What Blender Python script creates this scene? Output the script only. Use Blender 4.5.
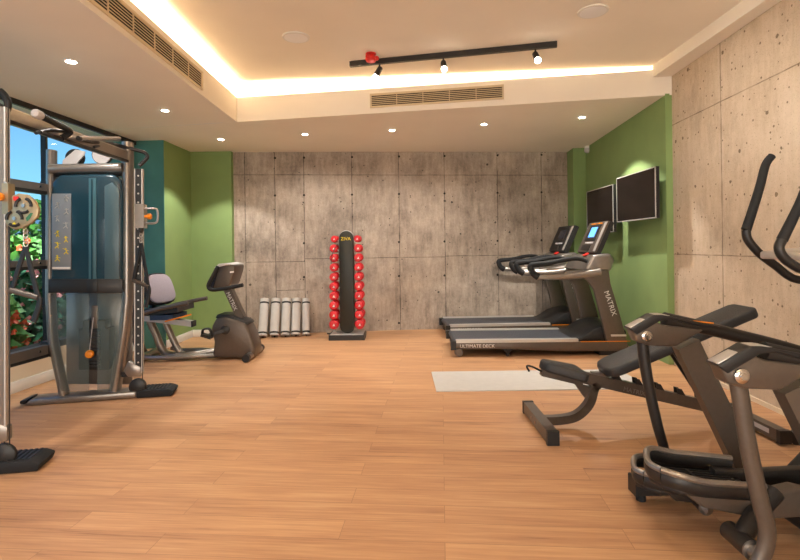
import bpy, bmesh, math, random
from mathutils import Vector, Matrix
random.seed(7)
for o in list(bpy.data.objects): bpy.data.objects.remove(o, do_unlink=True)
COL = bpy.context.scene.collection
SC = bpy.context.scene

# ------------------------------------------------------------------ camera
F, CX, CY, H, ROLL = 500., 400., 247., 1.24, math.radians(0.75)
cs, sn = math.cos(ROLL), math.sin(ROLL)
cd = bpy.data.cameras.new('camera'); cam = bpy.data.objects.new('camera', cd); COL.objects.link(cam)
cd.sensor_width = 36; cd.lens = 36*F/800; cd.shift_x = 0; cd.shift_y = -(280-CY)/800
cd.clip_start = .05; cd.clip_end = 200
cam.matrix_world = Matrix(((cs, sn, 0, 0), (0, 0, -1, 0), (-sn, cs, 0, H), (0, 0, 0, 1)))
SC.camera = cam

# ------------------------------------------------------------------ world, exposure
w = bpy.data.worlds.new('dusk_sky'); SC.world = w; w.use_nodes = True
nt = w.node_tree; bg = nt.nodes['Background']
tc = nt.nodes.new('ShaderNodeTexCoord'); sx = nt.nodes.new('ShaderNodeSeparateXYZ')
rp = nt.nodes.new('ShaderNodeValToRGB')
nt.links.new(tc.outputs['Generated'], sx.inputs[0]); nt.links.new(sx.outputs['Z'], rp.inputs[0])
rp.color_ramp.elements[0].position = 0.0; rp.color_ramp.elements[0].color = (.35, .70, .90, 1)
rp.color_ramp.elements[1].position = .30; rp.color_ramp.elements[1].color = (.10, .26, .58, 1)
e = rp.color_ramp.elements.new(.06); e.color = (.26, .62, .88, 1)
nt.links.new(rp.outputs[0], bg.inputs['Color']); bg.inputs['Strength'].default_value = 1.35
SC.view_settings.view_transform = 'Standard'; SC.view_settings.look = 'None'
SC.view_settings.exposure = 0.22; SC.view_settings.gamma = 1; SC.view_settings.use_curve_mapping = False

WARM = (1, .95, .88); SPOT_E = 62; TRACK_E = 34; COVE = 60.0; FILL_E = 190

# added fill lamp behind the camera, shining through a made-up opening
d_ = bpy.data.lights.new('fill_light', 'AREA'); d_.shape = 'RECTANGLE'; d_.size = 4.6; d_.size_y = 2.2; d_.energy = FILL_E; d_.color = (1, .95, .88)
o_ = bpy.data.objects.new('fill_light', d_); COL.objects.link(o_); o_.location = (-.2, -3.0, 1.2); o_.rotation_euler = (math.radians(114), 0, 0)

# ------------------------------------------------------------------ projection helpers: a pixel and its true depth give a point
def ray(px, py):
    u = (px-CX)/F; v = -(py-CY)/F
    return cs*u+sn*v, -sn*u+cs*v
def G(px, py, z=0.):
    X, Z = ray(px, py); t = (z-H)/Z
    return Vector((X*t, t, z))
def S(px, py, Y):
    X, Z = ray(px, py)
    return Vector((X*Y, Y, H+Z*Y))
def V3(*a): return Vector(a)

# ------------------------------------------------------------------ materials
def lin(c):
    c = c/255.
    return c/12.92 if c <= .04045 else ((c+.055)/1.055)**2.4
def rgb(r, g, b): return (lin(r), lin(g), lin(b), 1)
def mat(name, col, rough=.5, metal=0., spec=.5, emit=None, es=0., noise=0., nscale=20., alpha=1., coat=0., bump=0., bscale=200.):
    m = bpy.data.materials.new(name); m.use_nodes = True
    n = m.node_tree; b = n.nodes['Principled BSDF']
    b.inputs['Base Color'].default_value = col; b.inputs['Roughness'].default_value = rough
    b.inputs['Metallic'].default_value = metal; b.inputs['Specular IOR Level'].default_value = spec
    b.inputs['Alpha'].default_value = alpha; b.inputs['Coat Weight'].default_value = coat
    if emit: b.inputs['Emission Color'].default_value = emit; b.inputs['Emission Strength'].default_value = es
    t = n.nodes.new('ShaderNodeTexCoord')
    if noise > 0:
        x = n.nodes.new('ShaderNodeTexNoise'); x.inputs['Scale'].default_value = nscale; x.inputs['Detail'].default_value = 5
        n.links.new(t.outputs['Object'], x.inputs['Vector'])
        r = n.nodes.new('ShaderNodeValToRGB')
        r.color_ramp.elements[0].position = .3; r.color_ramp.elements[1].position = .7
        r.color_ramp.elements[0].color = tuple(c*(1-noise) for c in col[:3])+(1,)
        r.color_ramp.elements[1].color = tuple(min(1, c*(1+noise)) for c in col[:3])+(1,)
        n.links.new(x.outputs['Fac'], r.inputs[0]); n.links.new(r.outputs[0], b.inputs['Base Color'])
    if bump > 0:
        x = n.nodes.new('ShaderNodeTexNoise'); x.inputs['Scale'].default_value = bscale
        n.links.new(t.outputs['Object'], x.inputs['Vector'])
        u = n.nodes.new('ShaderNodeBump'); u.inputs['Strength'].default_value = bump; u.inputs['Distance'].default_value = .01
        n.links.new(x.outputs['Fac'], u.inputs['Height']); n.links.new(u.outputs[0], b.inputs['Normal'])
    return m

class NB:
    """small node-building helper"""
    def __init__(s, name):
        s.m = bpy.data.materials.new(name); s.m.use_nodes = True
        s.n = s.m.node_tree; s.b = s.n.nodes['Principled BSDF']
        s.tc = s.n.nodes.new('ShaderNodeTexCoord')
    def put(s, sock, v):
        if isinstance(v, bpy.types.NodeSocket): s.n.links.new(v, sock)
        else: sock.default_value = v
    def math(s, op, a, b=0., clamp=False):
        x = s.n.nodes.new('ShaderNodeMath'); x.operation = op; x.use_clamp = clamp
        s.put(x.inputs[0], a); s.put(x.inputs[1], b); return x.outputs[0]
    def mapping(s, vec, scale=(1, 1, 1), rot=(0, 0, 0), loc=(0, 0, 0)):
        x = s.n.nodes.new('ShaderNodeMapping'); s.put(x.inputs['Vector'], vec)
        x.inputs['Scale'].default_value = scale; x.inputs['Rotation'].default_value = rot; x.inputs['Location'].default_value = loc
        return x.outputs[0]
    def noise(s, vec, scale, detail=6, rough=.55):
        x = s.n.nodes.new('ShaderNodeTexNoise'); s.put(x.inputs['Vector'], vec)
        x.inputs['Scale'].default_value = scale; x.inputs['Detail'].default_value = detail; x.inputs['Roughness'].default_value = rough
        return x.outputs['Fac']
    def voro(s, vec, scale, feature='F1'):
        x = s.n.nodes.new('ShaderNodeTexVoronoi'); s.put(x.inputs['Vector'], vec); x.feature = feature
        x.inputs['Scale'].default_value = scale
        return x.outputs['Distance'], x.outputs['Color']
    def ramp(s, fac, stops):
        x = s.n.nodes.new('ShaderNodeValToRGB'); s.put(x.inputs[0], fac)
        el = x.color_ramp.elements
        while len(el) < len(stops): el.new(.5)
        for q, (p, c) in zip(el, stops):
            q.position = p; q.color = c if len(c) == 4 else tuple(c)+(1,)
        return x.outputs[0]
    def mix(s, fac, a, b, mode='MIX'):
        x = s.n.nodes.new('ShaderNodeMixRGB'); x.blend_type = mode
        s.put(x.inputs[0], fac); s.put(x.inputs[1], a); s.put(x.inputs[2], b); return x.outputs[0]
    def sep(s, vec):
        x = s.n.nodes.new('ShaderNodeSeparateXYZ'); s.put(x.inputs[0], vec); return x.outputs
    def bump(s, h, strength=.3, dist=.01):
        x = s.n.nodes.new('ShaderNodeBump'); x.inputs['Strength'].default_value = strength; x.inputs['Distance'].default_value = dist
        s.put(x.inputs['Height'], h); s.n.links.new(x.outputs[0], s.b.inputs['Normal'])
W1, K0 = (1, 1, 1, 1), (0, 0, 0, 1)

def concrete(name, dark, mid, light, pits, pitcol, vx, hz, boards=True):
    """board-marked concrete; vx / hz: joint positions along local x and z"""
    a = NB(name); o = a.tc.outputs['Object']; x, y, z = a.sep(o)
    n1 = a.noise(o, 1.3, 6, .65); n2 = a.noise(a.mapping(o, (6, 6, 1.2)), 2.2, 7, .7); n3 = a.noise(o, 26, 5, .7)
    s = a.math('ADD', a.math('MULTIPLY', n1, .5), a.math('ADD', a.math('MULTIPLY', n2, .34), a.math('MULTIPLY', n3, .16)))
    c = a.ramp(s, [(.36, dark), (.50, mid), (.63, light)])
    # blotchy dark stains
    st = a.ramp(a.noise(a.mapping(o, (1, 1, .6), loc=(3, 1, 2)), 1.7, 8, .75), [(.52, K0), (.68, W1)])
    c = a.mix(a.math('MULTIPLY', st, .42), c, (dark[0]*.55, dark[1]*.55, dark[2]*.6, 1))
    # speckle
    sp = a.ramp(a.noise(o, 90, 3, .6), [(.33, W1), (.42, K0)])
    c = a.mix(a.math('MULTIPLY', sp, .35), c, pitcol)
    # pits
    for sc, th, den in ((9, .10, .62), (22, .13, .55)):
        d, vc = a.voro(o, sc)
        r_, g_, b_ = a.sep(vc)
        keep = a.math('GREATER_THAN', r_, 1-den*pits)
        wob = a.math('ADD', d, a.math('MULTIPLY', a.math('SUBTRACT', a.noise(o, sc*6, 2), .5), .16))
        p = a.math('MULTIPLY', keep, a.math('LESS_THAN', wob, a.math('MULTIPLY', g_, th*1.6)))
        c = a.mix(a.math('MULTIPLY', p, .8), c, pitcol)
    # joints
    j = 0.
    xw = a.math('ADD', x, a.math('MULTIPLY', a.math('SUBTRACT', a.noise(o, 5, 3), .5), .012))
    zw = a.math('ADD', z, a.math('MULTIPLY', a.math('SUBTRACT', a.noise(o, 4, 3), .5), .012))
    for p in vx: j = a.math('MAXIMUM', j, a.math('LESS_THAN', a.math('ABSOLUTE', a.math('SUBTRACT', xw, p)), .0065))
    for p in hz:
        if isinstance(p, tuple):
            p, x0, x1 = p
            k = a.math('MULTIPLY', a.math('GREATER_THAN', x, x0), a.math('LESS_THAN', x, x1))
        else: k = 1.
        j = a.math('MAXIMUM', j, a.math('MULTIPLY', k, a.math('LESS_THAN', a.math('ABSOLUTE', a.math('SUBTRACT', zw, p)), .005)))
    jn = a.math('MULTIPLY', j, a.ramp(a.noise(o, 7, 3), [(.30, (.25, .25, .25)), (.6, (.75, .75, .75))]))
    c = a.mix(jn, c, pitcol)
    a.put(a.b.inputs['Base Color'], c); a.b.inputs['Roughness'].default_value = .82; a.b.inputs['Specular IOR Level'].default_value = .3
    a.bump(a.math('SUBTRACT', s, a.math('MULTIPLY', j, .4)), .35, .012)
    return a.m

def floor_mat():
    a = NB('oak_plank_flooring'); o = a.mapping(a.tc.outputs['Object'], rot=(0, 0, math.radians(4.7)))
    br = a.n.nodes.new('ShaderNodeTexBrick'); a.put(br.inputs['Vector'], o)
    br.inputs['Scale'].default_value = 1; br.inputs['Brick Width'].default_value = 1.22; br.inputs['Row Height'].default_value = .15
    br.inputs['Mortar Size'].default_value = .0012; br.inputs['Mortar Smooth'].default_value = .2; br.offset = .37; br.inputs['Bias'].default_value = 0
    br.inputs['Color1'].default_value = (0, 0, 0, 1); br.inputs['Color2'].default_value = (1, 1, 1, 1); br.inputs['Mortar'].default_value = (.5, .5, .5, 1)
    tone = br.outputs['Color']
    off = a.n.nodes.new('ShaderNodeVectorMath'); off.operation = 'MULTIPLY_ADD'
    a.put(off.inputs[0], tone); off.inputs[1].default_value = (13, 7, 3); a.put(off.inputs[2], o)
    ov = off.outputs[0]
    g1 = a.noise(a.mapping(ov, (.55, 7, 1)), 2.4, 6, .62)
    g2 = a.noise(a.mapping(ov, (1.6, 42, 1)), 2.0, 4, .6)
    g3 = a.noise(a.mapping(ov, (.3, 2.2, 1)), 2.0, 4, .55)
    s = a.math('ADD', a.math('MULTIPLY', g1, .48), a.math('ADD', a.math('MULTIPLY', g2, .34), a.math('MULTIPLY', g3, .18)))
    c = a.ramp(s, [(.33, rgb(116, 82, 60)), (.43, rgb(180, 134, 98)), (.56, rgb(202, 157, 116)), (.68, rgb(218, 180, 138))])
    c = a.mix(.15, c, a.ramp(tone, [(0, rgb(150, 100, 62)), (1, rgb(214, 162, 112))]))
    c = a.mix(a.math('MULTIPLY', br.outputs['Fac'], .55), c, rgb(96, 60, 38))
    a.put(a.b.inputs['Base Color'], c)
    a.put(a.b.inputs['Roughness'], a.math('ADD', .34, a.math('MULTIPLY', g1, .22)))
    a.b.inputs['Specular IOR Level'].default_value = .35
    a.bump(a.math('SUBTRACT', g2, a.math('MULTIPLY', br.outputs['Fac'], 1.2)), .08, .004)
    return a.m

M = {}
M['ceil'] = mat('warm_white_plaster', rgb(244, 234, 218), .9, spec=.2, noise=.02, nscale=2)
M['white'] = mat('white_painted_trim', rgb(232, 228, 220), .5)
M['spk'] = mat('white_speaker_cloth', rgb(246, 244, 242), .9, spec=.2)
M['cream'] = mat('cream_wall_paint', rgb(222, 206, 180), .8)
M['green'] = mat('green_wall_paint', rgb(136, 160, 102), .75, spec=.25, noise=.05, nscale=3)
M['teal'] = mat('green_paint_window_blue', rgb(78, 136, 122), .55, noise=.10, nscale=4)  # green pier paint with the window's blue light mixed into the colour
M['black'] = mat('black_plastic', rgb(32, 31, 31), .42, noise=.08, nscale=40)
M['blackmetal'] = mat('black_powder_coat', rgb(46, 43, 41), .40, metal=.25, noise=.06, nscale=60)
M['rubber'] = mat('black_rubber', rgb(26, 26, 27), .75, bump=.2)
M['graphite'] = mat('graphite_metallic_paint', rgb(101, 91, 82), .38, metal=.45, noise=.05, nscale=50)
M['silver'] = mat('silver_metal', rgb(190, 186, 182), .28, metal=.9, noise=.04, nscale=30)
M['satin'] = mat('satin_aluminium', rgb(205, 200, 194), .42, metal=.55, noise=.03, nscale=30)
M['frame'] = mat('machine_frame_silver', rgb(150, 143, 136), .30, metal=.75, noise=.05, nscale=30)
M['chrome'] = mat('chrome', rgb(225, 224, 222), .12, metal=1)
M['lightgrey'] = mat('light_grey_plastic', rgb(196, 190, 188), .45)
M['vinyl'] = mat('black_vinyl_upholstery', rgb(47, 46, 46), .48, bump=.25, bscale=260, noise=.08, nscale=60)
M['seatgrey'] = mat('lilac_grey_mesh_fabric', rgb(168, 160, 172), .8, bump=.3, bscale=350, noise=.08, nscale=120)
M['red'] = mat('red_vinyl_coating', rgb(206, 22, 34), .38, noise=.08, nscale=25)
M['redp'] = mat('red_plastic', rgb(214, 40, 30), .4)
M['orange'] = mat('orange_plastic', rgb(240, 140, 22), .4)
M['yellow'] = mat('yellow_print', rgb(236, 208, 30), .5)
M['letter'] = mat('white_lettering', rgb(226, 222, 216), .5)
M['mat'] = mat('white_foam_mat', rgb(194, 189, 182), .85, bump=.15, bscale=150, noise=.03, nscale=15)
M['belt'] = mat('treadmill_belt', rgb(66, 68, 75), .5, bump=.15, bscale=400)
M['shroud'] = mat('teal_glossy_shroud', rgb(30, 62, 76), .22, coat=.5, noise=.06, nscale=3)
M['smoke'] = mat('smoky_shroud_plastic', rgb(112, 128, 124), .25, alpha=.24)
M['placard'] = mat('grey_placard', rgb(128, 134, 140), .5, noise=.03)
M['blue'] = mat('blue_cushion', rgb(44, 66, 96), .6)
M['gold'] = mat('champagne_metal', rgb(176, 158, 126), .35, metal=.6, noise=.06, nscale=30)
M['screen'] = mat('dark_glass_screen', rgb(24, 19, 17), .14, spec=.35)
M['lit'] = mat('lit_blue_display', rgb(90, 150, 230), .4, emit=rgb(90, 160, 255), es=1.1)
M['lcd'] = mat('unlit_display_glass', rgb(44, 46, 56), .2)
M['led'] = mat('led_strip_emitter', (1, 1, 1, 1), .5, emit=(1, .84, .61, 1), es=COVE)
M['bulb'] = mat('lamp_emitter', (1, 1, 1, 1), .5, emit=(1, .90, .76, 1), es=30)
M['grille'] = mat('beige_grille_enamel', rgb(214, 194, 160), .55)
M['dark'] = mat('dark_void', rgb(50, 44, 36), .9)
M['leaf'] = mat('green_leaves', rgb(70, 128, 48), .6, noise=.45, nscale=6)
M['leaf2'] = mat('blue_green_leaves', rgb(52, 112, 78), .6, noise=.45, nscale=5)
M['flowr'] = mat('orange_red_petals', rgb(226, 88, 44), .6, noise=.2, nscale=4)
M['flowp'] = mat('pink_petals', rgb(232, 150, 150), .6, noise=.2, nscale=4)
M['flowb'] = mat('blue_petals', rgb(50, 100, 190), .6, noise=.2, nscale=4)
M['soil'] = mat('dark_planting_soil', rgb(70, 62, 48), .95, noise=.3)
M['poolwall'] = mat('pale_blue_outdoor_wall', rgb(205, 230, 238), .8, noise=.12, nscale=1.5)
M['oakfloor'] = floor_mat()

def glass():
    m = bpy.data.materials.new('window_glass'); m.use_nodes = True; n = m.node_tree
    for q in list(n.nodes): n.nodes.remove(q)
    out = n.nodes.new('ShaderNodeOutputMaterial'); mx = n.nodes.new('ShaderNodeMixShader')
    t = n.nodes.new('ShaderNodeBsdfTransparent'); g = n.nodes.new('ShaderNodeBsdfGlossy')
    t.inputs[0].default_value = (.93, .97, .98, 1); g.inputs['Roughness'].default_value = .02
    fr = n.nodes.new('ShaderNodeFresnel'); fr.inputs[0].default_value = 1.35
    ge = n.nodes.new('ShaderNodeNewGeometry'); k1 = n.nodes.new('ShaderNodeMath'); k1.operation = 'SUBTRACT'; k1.inputs[0].default_value = 1
    k2 = n.nodes.new('ShaderNodeMath'); k2.operation = 'MULTIPLY'
    n.links.new(ge.outputs['Backfacing'], k1.inputs[1]); n.links.new(k1.outputs[0], k2.inputs[0]); n.links.new(fr.outputs[0], k2.inputs[1])
    n.links.new(k2.outputs[0], mx.inputs[0]); n.links.new(t.outputs[0], mx.inputs[1]); n.links.new(g.outputs[0], mx.inputs[2])
    n.links.new(mx.outputs[0], out.inputs[0]); return m
M['glass'] = glass()

# ------------------------------------------------------------------ mesh helpers
def wloc(o):
    v = Vector((0, 0, 0))
    while o: v = v+o.location; o = o.parent
    return v
def smooth(pts, n=5):
    pts = [Vector(p) for p in pts]; r = []
    for i in range(len(pts)-1):
        p0 = pts[max(i-1, 0)]; p1 = pts[i]; p2 = pts[i+1]; p3 = pts[min(i+2, len(pts)-1)]
        for k in range(n):
            t = k/n
            r.append(.5*((2*p1)+(p2-p0)*t+(2*p0-5*p1+4*p2-p3)*t*t+(3*p1-p0-3*p2+p3)*t**3))
    r.append(pts[-1]); return r
class MB:
    def __init__(s): s.bm = bmesh.new()
    def bev(s, faces, b, seg=2):
        if b > 0:
            ed = set()
            for f in faces:
                for e in f.edges: ed.add(e)
            ed = [e for e in ed if e.is_valid and len(e.link_faces) == 2 and e.calc_face_angle(0) > .35]
            bmesh.ops.bevel(s.bm, geom=ed, offset=b, segments=seg, affect='EDGES', clamp_overlap=True, profile=.5)
    def box(s, c, d, b=0., R=None, seg=2):
        c = Vector(c); vs = []
        for i in (-.5, .5):
            for j in (-.5, .5):
                for k in (-.5, .5):
                    v = Vector((i*d[0], j*d[1], k*d[2]))
                    vs.append(s.bm.verts.new(c+(R @ v if R else v)))
        fs = [s.bm.faces.new([vs[q] for q in f]) for f in ((0, 1, 3, 2), (4, 6, 7, 5), (0, 4, 5, 1), (2, 3, 7, 6), (0, 2, 6, 4), (1, 5, 7, 3))]
        s.bev(fs, b, seg); return s
    def prism(s, pts, vec, b=0., seg=2):
        vec = Vector(vec); n = len(pts)
        a = [s.bm.verts.new(Vector(p)) for p in pts]; c = [s.bm.verts.new(Vector(p)+vec) for p in pts]
        fs = [s.bm.faces.new(a), s.bm.faces.new(c[::-1])]
        for i in range(n):
            j = (i+1) % n; fs.append(s.bm.faces.new([a[j], a[i], c[i], c[j]]))
        bmesh.ops.recalc_face_normals(s.bm, faces=fs)
        s.bev(fs, b, seg); return s
    def tube(s, pts, r, n=12, up=None, flat=1., closed=False):
        """swept tube; r number or list; flat scales the section along 'up' """
        pts = [Vector(p) for p in pts]; m = len(pts)
        rs = r if isinstance(r, (list, tuple)) else [r]*m
        if len(rs) != m: rs = [rs[0]+(rs[-1]-rs[0])*i/(m-1) for i in range(m)]
        rings = []; prev = Vector(up) if up else None
        for i in range(m):
            if closed: t = pts[(i+1) % m]-pts[i-1]
            elif i == 0: t = pts[1]-pts[0]
            elif i == m-1: t = pts[-1]-pts[-2]
            else: t = (pts[i+1]-pts[i]).normalized()+(pts[i]-pts[i-1]).normalized()
            t.normalize()
            if prev is None:
                prev = Vector((0, 0, 1)) if abs(t.z) < .9 else Vector((0, 1, 0))
            u = prev-t*prev.dot(t)
            if u.length < 1e-5: u = t.orthogonal()
            u.normalize(); v = t.cross(u)
            if not up: prev = u
            rings.append([s.bm.verts.new(pts[i]+rs[i]*(math.cos(2*math.pi*k/n)*v+flat*math.sin(2*math.pi*k/n)*u)) for k in range(n)])
        fs = []
        for i in range(m if closed else m-1):
            A = rings[i]; B = rings[(i+1) % m]
            for k in range(n): fs.append(s.bm.faces.new([A[k], A[(k+1) % n], B[(k+1) % n], B[k]]))
        if not closed: fs += [s.bm.faces.new(rings[0][::-1]), s.bm.faces.new(rings[-1])]
        bmesh.ops.recalc_face_normals(s.bm, faces=fs)
        return s
    def bar(s, p0, p1, w, h, up=(0, 0, 1), b=0.):
        """rectangular bar from p0 to p1; h along up"""
        p0 = Vector(p0); p1 = Vector(p1); t = (p1-p0); L = t.length; t.normalize()
        u = Vector(up); u = (u-t*u.dot(t)).normalized(); v = u.cross(t)
        R = Matrix((t, v, u)).transposed()
        return s.box((p0+p1)/2, (L, w, h), b, R)
    def cyl(s, p0, p1, r, r1=None, n=20):
        return s.tube([p0, p1], [r, r if r1 is None else r1], n)
    def lathe(s, c, axis, prof, n=24):
        """prof: (distance along axis, radius) """
        ax = Vector(axis).normalized(); c = Vector(c)
        return s.tube([c+ax*d for d, r in prof], [max(r, .0005) for d, r in prof], n)
    def ball(s, c, r, sc=(1, 1, 1), n=12):
        bmesh.ops.create_uvsphere(s.bm, u_segments=n*2, v_segments=n, radius=r, matrix=Matrix.Translation(Vector(c)) @ Matrix.Diagonal((sc[0], sc[1], sc[2], 1)))
        return s
    def quad(s, *p):
        s.bm.faces.new([s.bm.verts.new(Vector(q)) for q in p]); return s
    def build(s, name, m, parent=None, ang=38):
        off = wloc(parent) if parent else Vector((0, 0, 0))
        me = bpy.data.meshes.new(name)
        bmesh.ops.translate(s.bm, verts=s.bm.verts, vec=-off)
        s.bm.to_mesh(me); s.bm.free()
        me.polygons.foreach_set('use_smooth', [True]*len(me.polygons))
        me.set_sharp_from_angle(angle=math.radians(ang))
        me.materials.append(m if not isinstance(m, str) else M[m])
        o = bpy.data.objects.new(name, me); COL.objects.link(o)
        if parent: o.parent = parent
        return o
def thing(name, loc, label, cat, group=None):
    o = bpy.data.objects.new(name, None); COL.objects.link(o); o.location = loc; o.empty_display_size = .1
    return tag(o, label, cat, group)
def tag(o, label, cat, group=None):
    o['label'] = label; o['category'] = cat
    if group: o['group'] = group
    return o
def struct(o): o['kind'] = 'structure'; return o
def dup(o, parent=None):
    c = o.copy(); COL.objects.link(c); c.parent = parent
    for ch in list(o.children): dup(ch, c)
    return c
def lettering(txt, size, m, parent, o, xd, yd, name='lettering', sx=1.):
    cu = bpy.data.curves.new(name, 'FONT'); cu.body = txt; cu.size = size; cu.extrude = .0008
    cu.align_x = 'LEFT'; cu.align_y = 'CENTER'; cu.materials.append(M[m])
    tmp = bpy.data.objects.new(name, cu); COL.objects.link(tmp); bpy.context.view_layer.update()
    me = bpy.data.meshes.new_from_object(tmp.evaluated_get(bpy.context.evaluated_depsgraph_get()))
    bpy.data.objects.remove(tmp, do_unlink=True)
    t = bpy.data.objects.new(name, me); COL.objects.link(t)
    x = Vector(xd).normalized(); y = Vector(yd); y = (y-x*y.dot(x)).normalized(); z = x.cross(y)
    p = Vector(o)-(wloc(parent) if parent else Vector((0, 0, 0)))
    R = Matrix((x*sx, y, z)).transposed().to_4x4(); R.translation = p
    t.parent = parent; t.matrix_local = R
    return t
def lamp_spot(loc, to, e, size=100, blend=.7, r=.04, col=WARM, name='lamp'):
    d = bpy.data.lights.new(name, 'SPOT'); d.energy = e; d.spot_size = math.radians(size); d.spot_blend = blend; d.shadow_soft_size = r; d.color = col
    o = bpy.data.objects.new(name, d); COL.objects.link(o); o.location = loc
    o.rotation_euler = (Vector(to)-Vector(loc)).to_track_quat('-Z', 'Y').to_euler(); return o

# ================================================================== the room
def zc(x): return 2.693+.024*x                    # soffit height
A2 = G(237, 122, 2.65); A = V3(A2.x, A2.y, zc(A2.x))
B = V3(2.78, 5.12, 2.76)
BW0 = V3(-2.95, 7.17, 0); BW1 = V3(2.95, 7.76, 0)   # concrete back wall
def rwx(Y): return 2.73+.045*(Y-3.5)              # concrete right wall
def lwx(Y): return -3.42+.06*(Y-4.3)              # window wall
YB = -2.6
LIP = .27; TRAY = 3.07

struct(MB().box((0, 2.9, -.05), (8.4, 11.6, .1)).build('floor', 'oakfloor'))

# back wall: local frame along the wall
bd = (BW1-BW0); bl = bd.length; ba = math.atan2(bd.y, bd.x)
def bx(px, py=200):                               # wall pixel -> (x along wall, z)
    X, Z = ray(px, py)
    # solve (X t, t) on the line
    nx, ny = -bd.y, bd.x
    t = (nx*BW0.x+ny*BW0.y)/(nx*X+ny)
    return ((X*t-BW0.x)*bd.x+(t-BW0.y)*bd.y)/bl, H+Z*t
vx = [bx(p)[0] for p in (245, 275, 304, 352, 399, 444.5, 497.5, 541.5)]
hz = [bx(400, 175)[1], (bx(270, 262)[1], vx[0], vx[2]), (bx(370, 258)[1], vx[2], vx[5]), (bx(520, 255)[1], vx[5], 9), (bx(300, 290)[1], vx[1], vx[2])]
M['conc_back'] = concrete('grey_board_marked_concrete', rgb(112, 101, 91), rgb(172, 157, 142), rgb(204, 189, 172), .30, rgb(52, 46, 40), vx, hz)
wb = MB(); wb.box((bl/2, .08, 1.45), (bl, .16, 2.9))
o = wb.build('wall_back', M['conc_back']); o.location = BW0; o.rotation_euler = (0, 0, ba); struct(o)
o.data.materials.append(M['dark'])
bm = bmesh.new(); bm.from_mesh(o.data)            # formwork tie holes
for i, q in enumerate((275, 304, 352, 399, 444.5, 497.5, 541.5)):
    for row in (156.5, 194, 242, 276, 323):
        px_, z_ = bx(q, row-.012*(q-400))
        if i == 0 and row > 200: continue
        r = bmesh.ops.create_circle(bm, cap_ends=True, segments=12, radius=.017, matrix=Matrix.Translation((px_, -.0015, z_)) @ Matrix.Rotation(math.pi/2, 4, 'X'))
        for v in r['verts']:
            for f in v.link_faces: f.material_index = 1
bm.to_mesh(o.data); bm.free()

# right concrete wall (local x runs from the far end towards the camera)
R0 = V3(rwx(5.12), 5.12, 0); R1 = V3(rwx(YB), YB, 0)
rd = R1-R0; rl = rd.length
def rx(px):
    X, Z = ray(px, 200); nx, ny = -rd.y, rd.x; t = (nx*R0.x+ny*R0.y)/(nx*X+ny)
    return ((X*t-R0.x)*rd.x+(t-R0.y)*rd.y)/rl
M['conc_right'] = concrete('beige_pitted_concrete', rgb(176, 156, 132), rgb(200, 180, 156), rgb(214, 196, 173), 1.0, rgb(96, 78, 60),
                           [rx(722), rx(722)+2.4], [1.13, 2.45])
o = MB().box((rl/2, .1, 1.7), (rl, .2, 3.4)).build('wall_right', M['conc_right']); o.location = R0; o.rotation_euler = (0, 0, math.atan2(rd.y, rd.x)); struct(o)
# green lining on the right
gx0, gx1 = 2.735, 2.80
struct(MB().prism([(gx0, 5.12, 0), (gx0+.3, 5.12, 0), (gx1+.3, 7.9, 0), (gx1, 7.9, 0)], (0, 0, 2.775)).build('wall_green_right', 'green'))
struct(MB().prism([(2.60, 7.46, 0), (2.95, 7.46, 0), (2.95, 7.9, 0), (2.60, 7.9, 0)], (0, 0, 2.95)).build('column_right', 'green'))
# left: window wall, teal pier, green alcove
YT = 6.3
tx0 = S(143, 200, YT).x; tx1 = S(164, 200, YT).x
struct(MB().prism([(tx0-.5, YT, 0), (tx1, YT, 0), (tx1, YT+.012, 0), (tx0-.5, YT+.012, 0)], (0, 0, 2.9)).build('column_left', 'teal'))
gax = S(191, 200, 7.12).x; gbx = S(230.5, 200, 7.1).x
struct(MB().prism([(tx0-.5, YT+.012, 0), (tx1, YT+.012, 0), (gax, 7.12, 0), (gbx, 7.14, 0), (gbx+.01, 7.4, 0), (tx0-.5, 7.4, 0)], (0, 0, 2.9)).build('wall_green_left', 'green'))
tb = MB()
for p, q in (((tx1-.0, YT+.0), (gax, 7.12)), ((gax, 7.12), (gbx, 7.14))):
    d = V3(q[0]-p[0], q[1]-p[1], 0).normalized(); n = V3(d.y, -d.x, 0)
    P = V3(p[0], p[1], 0); Q = V3(q[0], q[1], 0)
    tb.prism([P, Q, Q+n*.014, P+n*.014], (0, 0, .10), .002)
struct(tb.build('baseboard_alcove', 'white'))
LW0 = V3(lwx(YB), YB, 0); LW1 = V3(lwx(YT), YT, 0)
SILL = .30
struct(MB().prism([LW0, LW1, LW1+V3(-.15, 0, 0), LW0+V3(-.15, 0, 0)], (0, 0, SILL)).build('wall_left', 'cream'))
struct(MB().prism([LW0, LW1, LW1+V3(.014, 0, 0), LW0+V3(.014, 0, 0)], (0, 0, .10), .002).build('baseboard_left', 'white'))
fw_ = MB()  # front wall, its opening made up to let the fill lamp in
for x0_, x1_, z0_, z1_ in ((-3.9, -2.6, 0, 3.4), (2.2, 3.2, 0, 3.4), (-2.6, 2.2, 2.4, 3.4)): fw_.prism([(x0_, YB-.15, z0_), (x1_, YB-.15, z0_), (x1_, YB, z0_), (x0_, YB, z0_)], (0, 0, z1_-z0_))
struct(fw_.build('wall_front', 'cream'))
struct(MB().box((0, -3.3, 1.7), (8, .1, 3.4)).build('wall_behind_fill', 'cream'))  # unseen wall added behind the fill lamp, keeps the sky out
tb = MB()
d = V3(rwx(5.1)-.012, 5.1, 0); e_ = V3(rwx(YB)-.012, YB, 0)
struct(MB().prism([R0, R1, R1-V3(.012, 0, 0), R0-V3(.012, 0, 0)], (0, 0, .035)).build('baseboard_right', 'cream'))

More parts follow.
